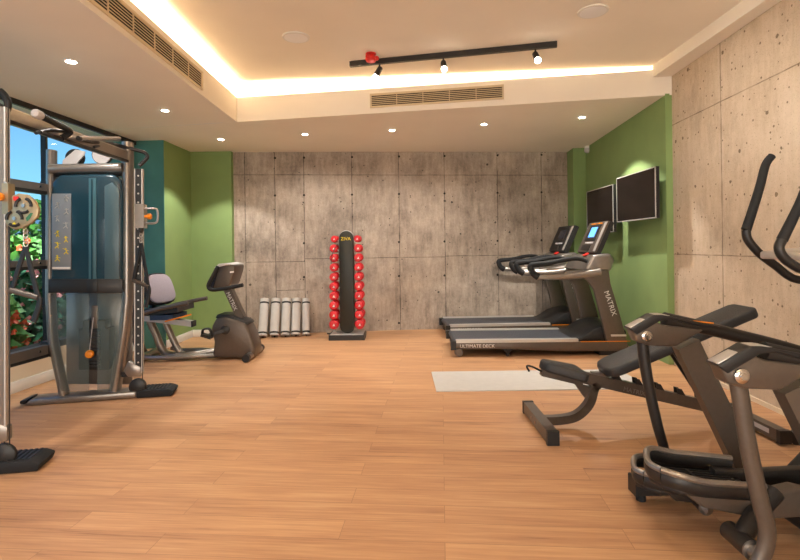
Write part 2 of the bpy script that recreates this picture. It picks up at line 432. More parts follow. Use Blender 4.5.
# window
wf = MB()
def lw(Y, z, d=0): return V3(lwx(Y)+d, Y, z)
wf.bar(lw(YB, SILL+.03, -.06), lw(YT, SILL+.03, -.06), .12, .06)
wf.bar(lw(YB, zc(lwx(YB))-.025, -.02), lw(YT, zc(lwx(YT))-.025, -.02), .03, .05)
for Y in (YB+.05, .2, 2.5, 4.86, YT-.03): wf.bar(lw(Y, SILL, -.06), lw(Y, 2.60, -.06), .03, .05, up=(1, 0, 0))
wn = struct(wf.build('window_1', M['blackmetal']))
MB().bar(lw(YB, SILL+1.17, -.07), lw(YT, SILL+1.17, -.07), .006, 2.3).build('glass_pane', M['glass'], wn)

# lowered ceiling, front strip and left strip, with the lip round the tray
def slab(pts, h):
    m = MB(); n = len(pts)
    lo = [m.bm.verts.new(p) for p in pts]; hi = [m.bm.verts.new(V3(p.x, p.y, p.z+h)) for p in pts]
    m.bm.faces.new(lo[::-1]); m.bm.faces.new(hi)
    for i in range(n): m.bm.faces.new([lo[i], lo[(i+1) % n], hi[(i+1) % n], hi[i]])
    bmesh.ops.recalc_face_normals(m.bm, faces=m.bm.faces[:])
    return m
YN = -1.6                                         # near end of the tray
AL = V3(A.x, YN, A.z)
cg = bmesh.new()
C0 = V3(-4.0, A.y+(A.x+4.0)*.0915, zc(-4.0)); C1 = B+(B-A).normalized()*.28
D0 = V3(-4.0, 8.0, 2.635); D1 = V3(3.06, 8.0, 2.665)
NU, NV = 24, 10
def cpt(u, v): return C0.lerp(C1, u).lerp(D0.lerp(D1, u), v)
gv = [[cg.verts.new(cpt(i/NU, j/NV)) for i in range(NU+1)] for j in range(NV+1)]
for j in range(NV):
    for i in range(NU): cg.faces.new([gv[j][i], gv[j+1][i], gv[j+1][i+1], gv[j][i+1]])
me_ = bpy.data.meshes.new('ceiling_back'); cg.to_mesh(me_); cg.free(); me_.materials.append(M['ceil'])
me_.polygons.foreach_set('use_smooth', [True]*len(me_.polygons))
cb_ = bpy.data.objects.new('ceiling_back', me_); COL.objects.link(cb_); struct(cb_)
struct(slab([V3(-4.0, YB, zc(-4.0)), V3(A.x-.025, YB, A.z), V3(A.x-.025, A.y-.002, A.z), C0], .02).build('ceiling_left', 'ceil'))
struct(slab([V3(A.x, YB, A.z), V3(3.0, YB, A.z), V3(3.0, YN, A.z), V3(A.x, YN, A.z)], .03).build('ceiling_near', 'ceil'))
ab = (B-A); abn = V3(-ab.y, ab.x, 0).normalized()  # away from camera
lip = MB()
def lipwall(p, q, n, t=.05):
    lo = [p, q, q+n*t, p+n*t]
    a_ = [lip.bm.verts.new(v) for v in lo]; b_ = [lip.bm.verts.new(v+V3(0, 0, LIP)) for v in lo]
    fs = [lip.bm.faces.new(a_), lip.bm.faces.new(b_)]+[lip.bm.faces.new([a_[i], a_[(i+1) % 4], b_[(i+1) % 4], b_[i]]) for i in range(4)]
    bmesh.ops.recalc_face_normals(lip.bm, faces=fs)
lipwall(A, B+ab.normalized()*.1, abn); lipwall(AL, A+V3(0, .0, 0), V3(-1, 0, 0)); lipwall(AL, V3(2.9, YN, A.z), V3(0, -1, 0))
struct(lip.build('trim_1', 'ceil'))
# tray ceiling + recess walls
REC = .20
struct(MB().prism([(A.x-REC-.1, YB, TRAY), (3.1, YB, TRAY), (3.1, A.y+.6, TRAY), (A.x-REC-.1, A.y+.6, TRAY)], (0, 0, .05)).build('ceiling', 'ceil'))
rc = MB()
P0 = A+abn*REC+V3(-.6, .05, 0); P1 = B+abn*REC+V3(.4, -.035, 0)
rc.prism([V3(P0.x, P0.y, 2.82), V3(P1.x, P1.y, 2.82), V3(P1.x, P1.y+.05, 2.82), V3(P0.x, P0.y+.05, 2.82)], (0, 0, .38))
rc.prism([V3(A.x-REC, YB, 2.71), V3(A.x-REC, A.y+.5, 2.71), V3(A.x-REC-.05, A.y+.5, 2.71), V3(A.x-REC-.05, YB, 2.71)], (0, 0, .5))
rc.prism([V3(-3, YN-REC, 2.66), V3(3, YN-REC, 2.66), V3(3, YN-REC-.05, 2.66), V3(-3, YN-REC-.05, 2.66)], (0, 0, .55))
struct(rc.build('trim_2', 'ceil'))
# right hand soffit
sp0 = V3(2.62, 5.14, 2.95); sp1 = V3(2.60, YB, 2.98)
struct(slab([sp0, sp1, V3(2.95, YB, 2.98), V3(3.0, 5.14, 2.95)], .25).build('ceiling_right', 'ceil'))
# hidden LED strips behind the lip
ls = MB()
ls.bar(A+abn*.10+V3(.05, 0, LIP-.06), B+abn*.10+V3(-.15, 0, LIP-.06), .03, .02)
ls.bar(AL+V3(-.10, .1, LIP-.06), A+V3(-.10, 0, LIP-.06), .03, .02)
ls.bar(AL+V3(0, -.1, LIP-.06), V3(2.6, YN-.1, A.z+LIP-.06), .03, .02)
struct(ls.build('trim_3', M['led']))

# ------------------------------------------------------------------ downlights
DL = [(71, 61, 'in the left ceiling strip, nearest the camera'), (165, 110, 'in the left ceiling strip, middle of its row'), (221, 139, 'in the ceiling by the green alcove'),
      (305, 134, 'leftmost of the row along the concrete back wall'), (392, 130, 'second from left in the row along the concrete back wall'),
      (484, 124, 'third from left in the row along the concrete back wall'), (582, 117, 'rightmost in the row, above the treadmills by the green wall')]
from mathutils.bvhtree import BVHTree
tree = BVHTree.FromPolygons([v.co.copy() for v in me_.vertices], [tuple(p.vertices) for p in me_.polygons])
def ceil_z(x, Y):
    if x < A.x and Y < A.y-.05: return zc(x)
    h = tree.ray_cast(V3(x, Y, 0), V3(0, 0, 1))[0]
    return h.z if h else zc(x)
for px, py, lab in DL:
    p = G(px, py, 2.66)
    for _ in range(4): p = G(px, py, ceil_z(p.x, p.y))
    t = thing('downlight', p, 'small round recessed white downlight '+lab, 'ceiling light', 'recessed downlights')
    MB().lathe(p+V3(0, 0, .004), (0, 0, -1), [(0, .052), (.006, .05), (.009, .042), (.009, .037), (.002, .036)], 24).build('trim_ring', 'white', t)
    MB().cyl(p+V3(0, 0, -.0065), p+V3(0, 0, -.0085), .034, n=20).build('diffuser', M['bulb'], t)
    wall = px in (221, 582)                       # the two next to the green walls point straight down
    l = lamp_spot(p+V3(0, 0, -.02), p+(V3(0, 0, -1) if px < 200 or wall else V3(0, .30, -1)), SPOT_E*(2.6 if px == 582 else 1.5 if wall else .8 if px < 200 else 1), 104 if wall else 130, .25 if wall else .8, .035)
    l.parent = t; l.location = (0, 0, -.02)
# added lamps continuing the left row beyond the frame, without fixtures
for q in ((-2.45, 2.3, 2.6), (-2.45, .8, 2.6)): lamp_spot(q, (q[0], q[1], 0), SPOT_E, 125, .8, .035)

# ------------------------------------------------------------------ track light
T0 = G(350, 66, 3.03); T1 = G(557, 46, 3.03)
td = (T1-T0).normalized()
t = thing('track_light', T0, 'black ceiling track with three adjustable spot heads in the tray ceiling', 'track light')
MB().bar(T0+V3(0, 0, .015), T1+V3(0, 0, .015), .036, .05, b=.003).build('track', 'black', t)
MB().bar(T0+td*.02+V3(0, 0, .038), T0+td*.25+V3(0, 0, .038), .05, .012).build('mounting_plate', 'black', t)
for px, dirv in ((382, V3(-.45, -.5, -1)), (448, V3(.0, -.9, -1)), (537, V3(.0, -.95, -1))):
    f = (px-350)/(557-350); p = T0.lerp(T1, f)
    dv = dirv.normalized(); pv = p+V3(0, 0, -.06); hd = MB()
    hd.cyl(p+V3(0, 0, -.008), pv, .008).ball(pv, .016)
    hd.lathe(pv-dv*.02, dv, [(0, .012), (.005, .026), (.12, .031), (.125, .029), (.10, .026)], 20)
    h_ = hd.build('spot_head', 'black', t)
    MB().lathe(pv+dv*.10, dv, [(0, .026), (.018, .026), (.026, .018), (.029, .004)], 20).build('bulb', M['bulb'], h_)
for px, aim, en in ((382, (-1.3, 4.6, 0), TRACK_E), (448, (.2, 4.0, 0), TRACK_E), (537, (1.6, 3.7, 0), TRACK_E)):
    p = T0.lerp(T1, (px-350)/(557-350))
    lamp_spot(p+V3(0, 0, -.24), aim, en, 75, .8, .03)
# added spot lamps for an assumed second track out of frame, over the camera
for q, aim in (((-.6, 1.6, 3.05), (-1.6, 3.4, 0)), ((.5, 1.4, 3.05), (1.6, 3.2, 0)), ((1.3, 2.2, 3.05), (2.75, 3.4, 1.6)), ((1.3, 3.4, 3.0), (2.78, 4.3, 1.3)), ((.0, .2, 3.05), (0, 2.6, 0))):
    lamp_spot(q, aim, TRACK_E*(1.6 if aim[0] > 2.7 else 1), 95, .9, .03)

# red sprinkler cap next to the track
p = G(371, 61, 3.00)
sp = thing('fire_sprinkler', V3(p.x, p.y, TRAY), 'small red fire sprinkler head beside the left end of the black track', 'sprinkler')
s_ = MB(); s_.lathe(V3(p.x, p.y, TRAY), (0, 0, -1), [(0, .05), (.01, .05), (.012, .03), (.03, .03), (.035, .05), (.055, .055), (.075, .045), (.085, .02)], 14); s_.build('cap', 'redp', sp)
for a_ in (0, 2.1, 4.2): MB().ball(V3(p.x+.055*math.cos(a_), p.y+.055*math.sin(a_), TRAY-.045), .022).build('lug', 'redp', sp)

# ceiling speakers
for px, py, lab in ((296, 37, 'round white ceiling speaker left of the black track'), (593, 11, 'round white ceiling speaker right of the black track')):
    p = G(px, py, TRAY)
    t = thing('ceiling_speaker', p, lab, 'speaker', 'ceiling speakers')
    MB().lathe(p, (0, 0, -1), [(0, .118), (.008, .116), (.012, .108), (.011, .102)], 32).build('bezel', 'white', t)
    MB().lathe(p, (0, 0, -1), [(.0105, .102), (.013, .09), (.014, .002)], 32).build('mesh_cover', M['spk'], t)

# vents
def vent(P, Q, up, n, lab, parts):
    t = thing('air_vent', P, lab, 'vent', 'linear air vents')
    d = (Q-P); L = d.length; d.normalize(); h = up.length; u = up.normalized()
    fr = MB(); f = .018
    for a_, b_ in ((P, Q), (P+up, Q+up)): fr.bar(a_+n*.008, b_+n*.008, .016, f, up=u)
    for a_ in (P, Q): fr.bar(a_+n*.008-u*f/2, a_+up+n*.008+u*f/2, .016, f, up=d)
    fr.build('frame', 'grille', t)
    MB().bar(P+up/2+n*.001, Q+up/2+n*.001, .003, h, up=u).build('backing', 'dark', t)
    s_ = MB(); k = 7
    for i in range(k):
        c = P+up*((i+.5)/k)+n*.008
        s_.bar(c, c+d*L, .010, .006, up=(u*.8+n*.6))
    s_.build('louvres', 'grille', t)
    for i in range(1, parts): c = P+d*L*i/parts+n*.010; MB().bar(c, c+up, .008, .008, up=d).build('divider', 'grille', t)
def onAB(px, py):
    X, Z = ray(px, py); k = (A.x*abn.x+A.y*abn.y)/(X*abn.x+abn.y); return V3(X*k, k, H+Z*k)
p = onAB(371, 107.5); q = onAB(503, 98.5); u = onAB(371, 95)-p; u.x = u.y = 0
vent(p, q, u, -abn, 'long beige air vent in the bulkhead below the black track', 5)
vent(V3(A.x, 2.2, A.z+.05), V3(A.x, 4.55, A.z+.05), V3(0, 0, .15), V3(1, 0, 0), 'long beige air vent in the left bulkhead above the cable machine', 8)

# dome detector on the right column
p = S(588, 148, 7.36); p.z = ceil_z(p.x, p.y)
t = thing('motion_sensor', p, 'small white sensor in the ceiling corner over the green column', 'sensor')
MB().cyl(p, p+V3(0, 0, -.03), .05).build('base', 'white', t)
MB().lathe(p+V3(0, 0, -.03), (0, 0, -1), [(0, .05), (.02, .056), (.05, .05), (.065, .03), (.07, .004)], 20).build('dome', 'lightgrey', t)

# ------------------------------------------------------------------ televisions
def tv(x, y0, y1, z0, z1, lab):
    c = V3(x, (y0+y1)/2, z0)
    t = thing('wall_television', c, lab, 'television', 'wall mounted televisions')
    R = Matrix.Rotation(math.radians(3), 3, 'Y')
    cc = V3(x, (y0+y1)/2, (z0+z1)/2); L = y1-y0; h = z1-z0
    MB().box(cc+V3(.022, 0, 0), (.036, L, h), .006).build('housing', 'black', t)
    b = MB(); w_ = .011
    for s in (-1, 1):
        b.box(cc+V3(.004, 0, s*(h/2-w_/2)), (.012, L, w_)); b.box(cc+V3(.004, s*(L/2-w_/2), 0), (.012, w_, h))
    b.build('bezel', 'satin', t)
    MB().box(cc+V3(.003, 0, 0), (.006, L-.02, h-.02)).build('screen', 'screen', t)
    gx = gx0+(gx1-gx0)*((y0+y1)/2-5.12)/2.78
    MB().box(((x+.04+gx)/2, (y0+y1)/2, (z0+z1)/2), (gx-x-.04, .3, .25)).build('wall_bracket', 'black', t)
a_ = S(656, 192, 5.12); x = 2.60
def onx(px, py, x):
    X, Z = ray(px, py); k = x/X; return V3(x, k, H+Z*k)
p = onx(656, 218, x); q = onx(617, 222, x); r = onx(656, 166, x)
tv(x, p.y, q.y, p.z, r.z, 'silver edged flat television on green wall, nearer the camera')
p = onx(613.5, 232, 2.62); q = onx(587, 226, 2.62); r = onx(613, 184, 2.62)
tv(2.62, p.y, q.y, p.z, r.z, 'dark flat television on green wall, farther one behind the lit treadmill console')

# ================================================================== treadmills
def treadmill(lit):
    """local frame: x forward from the rear end, y across (0 = near rail), z up"""
    W = .78
    t = thing('treadmill', V3(0, 0, 0), '', 'treadmill', 'treadmills by the back wall')
    # side rails
    for y in (.035, W-.035):
        MB().box((.68, y, .172), (1.36, .075, .032), .008).build('foot_rail', 'satin', t)
    fb = MB(); fb.box((.66, W/2, .165), (1.34, W-.14, .02), .004); fb.cyl((.0, .07, .145), (.0, W-.07, .145), .03); fb.build('running_belt', 'belt', t)
    b = MB()
    for y in (.02, W-.02): b.prism([(-.03, y-.018, .10), (-.03, y-.018, .155), (1.9, y-.018, .155), (1.9, y-.018, .05), (1.2, y-.018, .05), (.5, y-.018, .085)], (0, .036, 0), .006)
    b.box((.95, W/2, .10), (1.9, W-.1, .05))
    b.build('deck_frame', 'graphite', t)
    MB().box((1.66, .0, .158), (.55, .006, .008)).build('accent_strip', 'orange', t)
    for y in (.04, W-.04):
        MB().box((-.03, y, .125), (.06, .08, .10), .015).build('end_cap', 'black', t)
        MB().cyl((.03, y-.03, .045), (.03, y+.03, .045), .045).build('rear_wheel', 'graphite', t)
        f = MB(); f.prism([(.50, y-.02, .088), (.66, y-.02, .088), (.58, y-.02, .02)], (0, .04, 0), .004); f.cyl((.58, y, 0), (.58, y, .03), .02); f.build('foot', 'blackmetal', t)
    fb = MB(); fb.box((1.75, W/2, .03), (.3, W-.04, .06), .01); fb.build('front_base', 'blackmetal', t)
    # motor cover
    pr = smooth([(1.30, .17), (1.42, .20), (1.56, .285), (1.70, .33), (1.84, .325), (1.92, .26)], 4)
    pr = [V3(p[0], .06, p[1]) for p in [(q.x, q.y) for q in [Vector((a[0], a[1], 0)) for a in pr]]]
    MB().prism(pr+[V3(1.92, .06, .08), V3(1.30, .06, .12)], (0, W-.12, 0), .02).build('motor_cover', 'black', t)
    # uprights + arms
    for k, y in ((0, .0), (1, W-.06)):
        MB().prism([(1.70, y, .05), (1.93, y, .05), (1.83, y, .45), (1.73, y, .80), (1.71, y, .96), (1.22, y, .945), (1.22, y, .89), (1.38, y, .875), (1.47, y, .84), (1.545, y, .73), (1.62, y, .42)], (0, .06, 0), .014).build('upright', 'graphite', t)
        MB().prism([(1.725, y-.004, .212), (1.895, y-.004, .212), (1.89, y-.004, .235), (1.718, y-.004, .235)], (0, .068, 0), .003).build('upright_band', 'satin', t)
        s = MB()
        s.tube(smooth([(1.62, y+.03, .93), (1.40, y+.03, .90), (1.1, y+.03, .885), (.90, y+.03, .89)], 4), [.05, .034, .028, .03], 14)
        s.build('side_arm', 'frame', t)
        g = MB(); g.tube(smooth([(.93, y+.03, .885), (.88, y+.03, .92), (.845, y+.03, .99), (.88, y+.03, 1.02), (1.05, y+.03, 1.035), (1.25, y+.04, 1.075), (1.40, y+.08, 1.08), (1.5, y+.10, 1.05)], 4), [.04, .048, .04, .026, .023, .021, .02, .02], 12)
        g.build('handrail_grip', 'rubber', t)
    # dash
    MB().prism([(1.44, .02, .95), (1.74, .02, .93), (1.79, .02, 1.06), (1.74, .02, 1.14), (1.55, .02, 1.12)], (0, W-.04, 0), .03, 3).build('dashboard', 'frame', t)
    MB().box((1.55, W/2-.12, 1.125), (.05, .10, .01), .003, Matrix.Rotation(-.6, 3, 'Y')).build('keypad', 'redp', t)
    MB().tube([(1.66, W/2, 1.09), (1.67, W/2, 1.24)], .07, 16, up=(1, 0, 0), flat=.5).build('console_neck', 'black', t)
    # console: tilted slab
    th = math.radians(-24); R = Matrix.Rotation(-th, 3, 'Y')
    c = V3(1.69, W/2, 1.32)
    def L(x, y, z): return c+R @ V3(x, y, z)
    MB().box(L(.02, 0, 0), (.05, .60, .40), .02, R).build('console', 'black', t)
    MB().box(L(-.012, 0, 0), (.022, .59, .39), .010, R).build('console_face', 'graphite' if lit else 'black', t)
    for s in (-1,): MB().box(L(-.024, s*.25, .0), (.006, .06, .36), .002, R).build('face_strip', 'satin', t)
    MB().box(L(-.025, .03, .05), (.006, .34, .20), .002, R).build('display_bezel', 'black', t)
    MB().box(L(-.029, .02, .06), (.004, .19, .13), .001, R).build('display', 'lit' if lit else 'lcd', t)
    if lit: MB().box(L(-.025, .02, .172), (.005, .36, .008), .001, R).build('accent_line', 'orange', t)
    b = MB()
    for i in range(5): b.box(L(-.026, -.10+i*.055, -.075), (.006, .036, .022), .002, R)
    b.build('buttons', 'lightgrey', t)
    MB().box(L(-.026, .06, -.14), (.006, .26, .07), .003, R).build('tray', 'black', t)
    lettering('ULTIMATE DECK', .052, 'letter', t, (.04, .001, .117), (1, 0, 0), (0, 0, 1))
    for y, s in ((-.003, 1),):
        dx = V3(.13, 0, -.40).normalized()
        lettering('MATRIX', .080, 'letter', t, (1.672, y, .72), dx, V3(.4, 0, .13))
    return t
t1 = treadmill(True)
q = G(452, 357); t1.location = (q.x+.05, q.y, 0); t1.rotation_euler = (0, 0, math.radians(-1.0))
t1['label'] = 'grey treadmill nearer the camera, with a lit blue console display'
t2 = treadmill(False)
t2.location = (.66, 6.70, 0); t2.rotation_euler = (0, 0, math.radians(2.5))
t2['label'] = 'grey treadmill against the concrete back wall, with a dark console'

# ================================================================== dumbbell rack
Yr = 6.86
bp = S(348, 335, Yr); rx_ = bp.x
t = thing('dumbbell_rack', V3(rx_, Yr, 0), 'tall black dumbbell tower holding two columns of red dumbbells', 'dumbbell rack')
MB().box((rx_, Yr, .035), (.48, .36, .07), .008).build('base', 'blackmetal', t)
MB().box((rx_, Yr, .074), (.44, .32, .01), .003).build('base_plate', 'satin', t)
ztop = S(348, 231, Yr-.06).z
hw = .097
pts = [V3(rx_-hw, Yr-.09, .08+hw*.6)]
ol = []
for i in range(13): a_ = math.pi*i/12; ol.append(V3(rx_+hw*math.cos(a_), Yr-.09, ztop-hw+hw*math.sin(a_)))
for i in range(9): a_ = math.pi+math.pi*i/8; ol.append(V3(rx_+hw*math.cos(a_), Yr-.09, .08+hw*.8+hw*.8*math.sin(a_)))
M['rackface'] = mat('dark_olive_black_panel', rgb(36, 38, 30), .45)
MB().prism(ol, (0, .14, 0), .008).build('tower', 'rackface', t)
tr = MB(); tr.tube([p+V3(0, .07, 0) for p in ol], .012, 8, closed=True); tr.build('tower_edge', 'silver', t)
lettering('ZIVA', .062, 'yellow', t, (rx_-.072, Yr-.0915, S(348, 239, Yr).z), (1, 0, 0), (0, 0, 1))
proto = None
ords = ['top', 'second', 'third', 'fourth', 'fifth', 'sixth', 'seventh', 'eighth', 'ninth', 'bottom']
for i in range(10):
    for s, side, pxl in ((-1, 'left', 336), (1, 'right', 359.5)):
        z = S(348, 239+i*9.4, Yr-.06).z; r = .054+.0013*i if i else .047
        x = rx_+s*(.102+r+.006)
        MB().prism([(rx_+s*.09, Yr-.03, z-.03), (x+s*.012, Yr-.03, z-.028), (x+s*.02, Yr-.03, z-.016), (rx_+s*.09, Yr-.03, z-.014)], (0, .06, 0)).build('cradle', 'silver', t)
        lab = 'red round-headed dumbbell, %s of the %s column on the tower' % (ords[i], side)
        if proto is None:
            proto = thing('dumbbell', V3(0, 0, 0), lab, 'dumbbell', 'red dumbbells on the tower')
            for q in (-1, 1):
                MB().lathe((0, q*.095, 0), (0, 1, 0), [(-.045, .020), (-.044, .036), (-.034, .046), (-.015, .050), (.015, .050), (.034, .046), (.044, .036), (.045, .020)], 20).build('head', 'red', proto)
            MB().cyl((0, -.06, 0), (0, .06, 0), .016).build('handle', 'chrome', proto)
            MB().prism([(-.012, -.1415, -.012), (.014, -.1415, -.012), (.004, -.1415, .014)], (0, .002, 0)).build('weight_mark', 'letter', proto)
            d = proto
        else:
            d = dup(proto); d['label'] = lab
        d.location = (x, Yr-.02, z); k = r/.05; d.scale = (k, 1, k)
# strap on the rack
p = S(333, 247, 6.72)
tag(MB().tube(smooth([S(337.5, 244, 6.69), S(334, 250, 6.675), S(331.5, 257, 6.67), S(331.3, 264, 6.67)], 4), .012, 8, flat=.35).build('wrist_strap', 'black'), 'short black strap hanging at the left column of red dumbbells', 'strap')
# small socket box on the floor
p = G(330, 334.5)
t = thing('floor_box', V3(p.x, p.y+.06, 0), 'small grey box on the floor left of the dumbbell tower', 'box')
MB().box((p.x, p.y+.06, .045), (.11, .09, .05), .008).build('body', 'frame', t); MB().box((p.x, p.y+.06, .01), (.09, .075, .02)).build('foot', 'black', t)

# ================================================================== rolled mats
names = ['leftmost', 'second from left', 'middle', 'second from right', 'rightmost']
for i, (pb, pt) in enumerate(((262.5, 262), (274.3, 273.6), (285.2, 284.7), (295.6, 295.0), (306.2, 304.6))):
    base = G(pb, 338.2-.045*(pb-262)); base.z = 0
    ztop = S(pb, 298.5, base.y+.08).z
    topx = S(pt, 300, base.y+.1).x
    wallY = BW0.y+(base.x-BW0.x)*bd.y/bd.x
    r = .062 if i < 4 else .054
    t = thing('rolled_mat', base, 'white rolled exercise mat standing by concrete wall, %s of five' % names[i], 'exercise mat', 'rolled white mats')
    c0 = V3(base.x, base.y, 0); ty = wallY-r-.012
    d = V3(topx-base.x, max(0, ty-base.y), ztop).normalized(); Lm = ztop
    c0 = c0+V3(0, 0, r*math.sqrt(max(0, 1-d.z*d.z))+.001)
    m_ = MB(); m_.cyl(c0, c0+d*Lm, r, n=28)
    m_.build('roll', 'mat', t)
    sp = [c0+d*(Lm+.001)+(V3(1, 0, 0)*math.cos(k*.35)+d.cross(V3(1, 0, 0))*math.sin(k*.35))*(.008+.0009*k) for k in range(54)]
    MB().tube(sp, .0022, 5).build('spiral_edge', 'frame', t)
    for f in (.07, .88):
        MB().lathe(c0+d*(Lm*f), d, [(-.012, r-.001), (-.012, r+.002), (.012, r+.002), (.012, r-.001)], 28).build('strap', 'black', t)

# flat mat
a_ = G(430.5, 372.5); b_ = G(430, 392)
m_ = MB(); x0 = a_.x; W_ = a_.y-b_.y
m_.box((x0+.93, (a_.y+b_.y)/2, .004), (1.84, W_, .008), .003); tag(m_.build('yoga_mat', 'mat'), 'flat white exercise mat lying on the wooden floor', 'exercise mat')

# ================================================================== adjustable bench
Yc = 3.38
fn = G(553, 446); ff = G(528, 412.5)
t = thing('weight_bench', V3(1.5, Yc, 0), 'black adjustable weight bench on grey frame beside the flat mat', 'weight bench')
fx = (fn.x+ff.x)/2; fw = ff.y-fn.y; fy = (fn.y+ff.y)/2
def B_(px, py): return S(px, py, Yc)
MB().box((fx, fy, .048), (.07, fw, .075), .006).build('front_foot', 'graphite', t)
for y in (fy-fw/2+.012, fy+fw/2-.012): MB().box((fx, y, .045), (.076, .028, .088), .004).build('end_cap', 'black', t)
b0 = MB()
for y in (fy-.05, fy+.05): b0.cyl((fx-.036, y, .055), (fx-.043, y, .055), .010, n=10)
b0.build('bolt', 'chrome', t)
# curved front leg
lp = smooth([V3(fx, Yc, .058), V3(fx+.13, Yc, .06), V3(fx+.245, Yc, .085), V3(fx+.33, Yc, .165), V3(fx+.365, Yc, .27), B_(597, 381)+V3(0, 0, -.02)], 5)
lg = MB()
for a1, a2 in zip(lp[:-1], lp[1:]):
    dd = (a2-a1).normalized(); lg.bar(a1-dd*.004, a2+dd*.004, .055, .055, up=(-dd.z, 0, dd.x))
lg.build('front_leg', 'graphite', t)
# main beam
m0 = B_(583, 377); m1 = V3(2.32, Yc, .075)
bm_ = MB(); bm_.bar(m0, m1, .055, .075, b=.005); bm_.build('main_beam', 'graphite', t)
bdir = (m1-m0).normalized(); bup = V3(-bdir.z, 0, bdir.x)
for i in range(5):
    c = m0+bdir*(.20+i*.145)+bup*.036
    for y in (-.022, .022):
        r_ = MB(); r_.prism([c+V3(0, y-.003, 0), c+bdir*.055+V3(0, y-.003, 0), c+bdir*.02+bup*.038+V3(0, y-.003, 0), c-bdir*.012+bup*.038+V3(0, y-.003, 0)], (0, .006, 0)); r_.build('ladder_tooth', 'blackmetal', t)


lettering('MATRIX', .042, 'frame', t, m0+bdir*.27+V3(0, -.029, 0)+bup*-.012, bdir, bup)
# rear foot with wheels
rn = G(787, 446); rfx = 2.32; rfy = Yc-.05
MB().box((rfx, Yc-.08, .058), (.065, .50, .07), .006).build('rear_foot', 'graphite', t)
for y in (Yc-.34, Yc+.18): MB().box((rfx, y, .055), (.072, .03, .082), .004).build('end_cap', 'black', t)
MB().box((rfx-.0335, Yc-.17, .062), (.002, .18, .028)).build('sticker', 'lightgrey', t)
for y in (Yc-.32, Yc+.16):
    MB().lathe((rfx+.085, y-.015, .045), (0, 1, 0), [(0, .036), (.003, .045), (.027, .045), (.03, .036)], 20).build('wheel', 'black', t)
    MB().bar((rfx+.02, y, .06), (rfx+.085, y, .047), .012, .03).build('wheel_bracket', 'graphite', t)
# seat pad
s0 = S(541, 365, Yc-.02); s1 = S(588, 379.5, Yc-.12)
def pad(p0, p1, w0, w1, th, name, mtl, rnd=.35):
    d = (p1-p0); L = d.length; d.normalize(); u = V3(-d.z, 0, d.x)
    if u.z < 0: u = -u
    pts = []; c = rnd*w0
    out = [(0, -w0/2+c), (c*.3, -w0/2+c*.3), (c, -w0/2), (L-.03, -w1/2), (L, -w1/2+.03), (L, w1/2-.03), (L-.03, w1/2), (c, w0/2), (c*.3, w0/2-c*.3), (0, w0/2-c)]
    base = V3(p0.x, Yc, p0.z)
    pp = [base+d*a1+V3(0, a2, 0)-u*th/2 for a1, a2 in out]
    return MB().prism(pp, u*th, .018, 3).build(name, mtl, t), d, u, L
sp_, sd, su, sl = pad(V3(s0.x, 0, S(541, 364, Yc).z), V3(s1.x+.01, 0, S(586, 378, Yc-.1).z), .20, .30, .062, 'seat_pad', 'vinyl', .4)
p = V3(s0.x, Yc, S(541, 364, Yc).z)
MB().bar(p+sd*.02-su*.05, p+sd*.30-su*.05, .06, .045, b=.004).build('seat_support', 'graphite', t)
MB().prism([p+sd*.25-su*.07+V3(0, -.02, 0), p+sd*.37-su*.07+V3(0, -.02, 0), p+sd*.34-su*.15+V3(0, -.02, 0)], (0, .04, 0)).build('gusset', 'graphite', t)
MB().tube(smooth([p+sd*.02-su*.045, p-sd*.05-su*.03, p-sd*.085-su*.035, p-sd*.06-su*.065], 4), .007, 8).build('adjust_hook', 'black', t)
# back pad
q0 = S(603, 371, Yc-.03); q1 = S(757, 313, Yc-.14)
q0 = V3(q0.x, 0, S(603, 372, Yc-.03).z); q1 = V3(q1.x+.03, 0, S(757, 312, Yc-.14).z)
_, pd, pu, pl = pad(q0, q1, .28, .27, .065, 'back_pad', 'vinyl', .3)
p = V3(q0.x, Yc, q0.z)
MB().bar(p+pd*.10-pu*.05, p+pd*.72-pu*.05, .06, .04, b=.004).build('back_support', 'blackmetal', t)
MB().bar(p+pd*.03-pu*.045, m0+bdir*.05+bup*.03, .045, .035, b=.003).build('hinge_link', 'frame', t)
k0 = p+pd*.50-pu*.06; k1 = m0+bdir*.83+bup*.05
for y in (-.035, .035): MB().bar(k0+V3(0, y, 0), k1+V3(0, y, 0), .012, .045, up=(1, 0, .3)).build('support_strut', 'blackmetal', t)
MB().cyl(k1+V3(0, -.075, 0), k1+V3(0, .075, 0), .016).build('lock_pin', 'chrome', t)

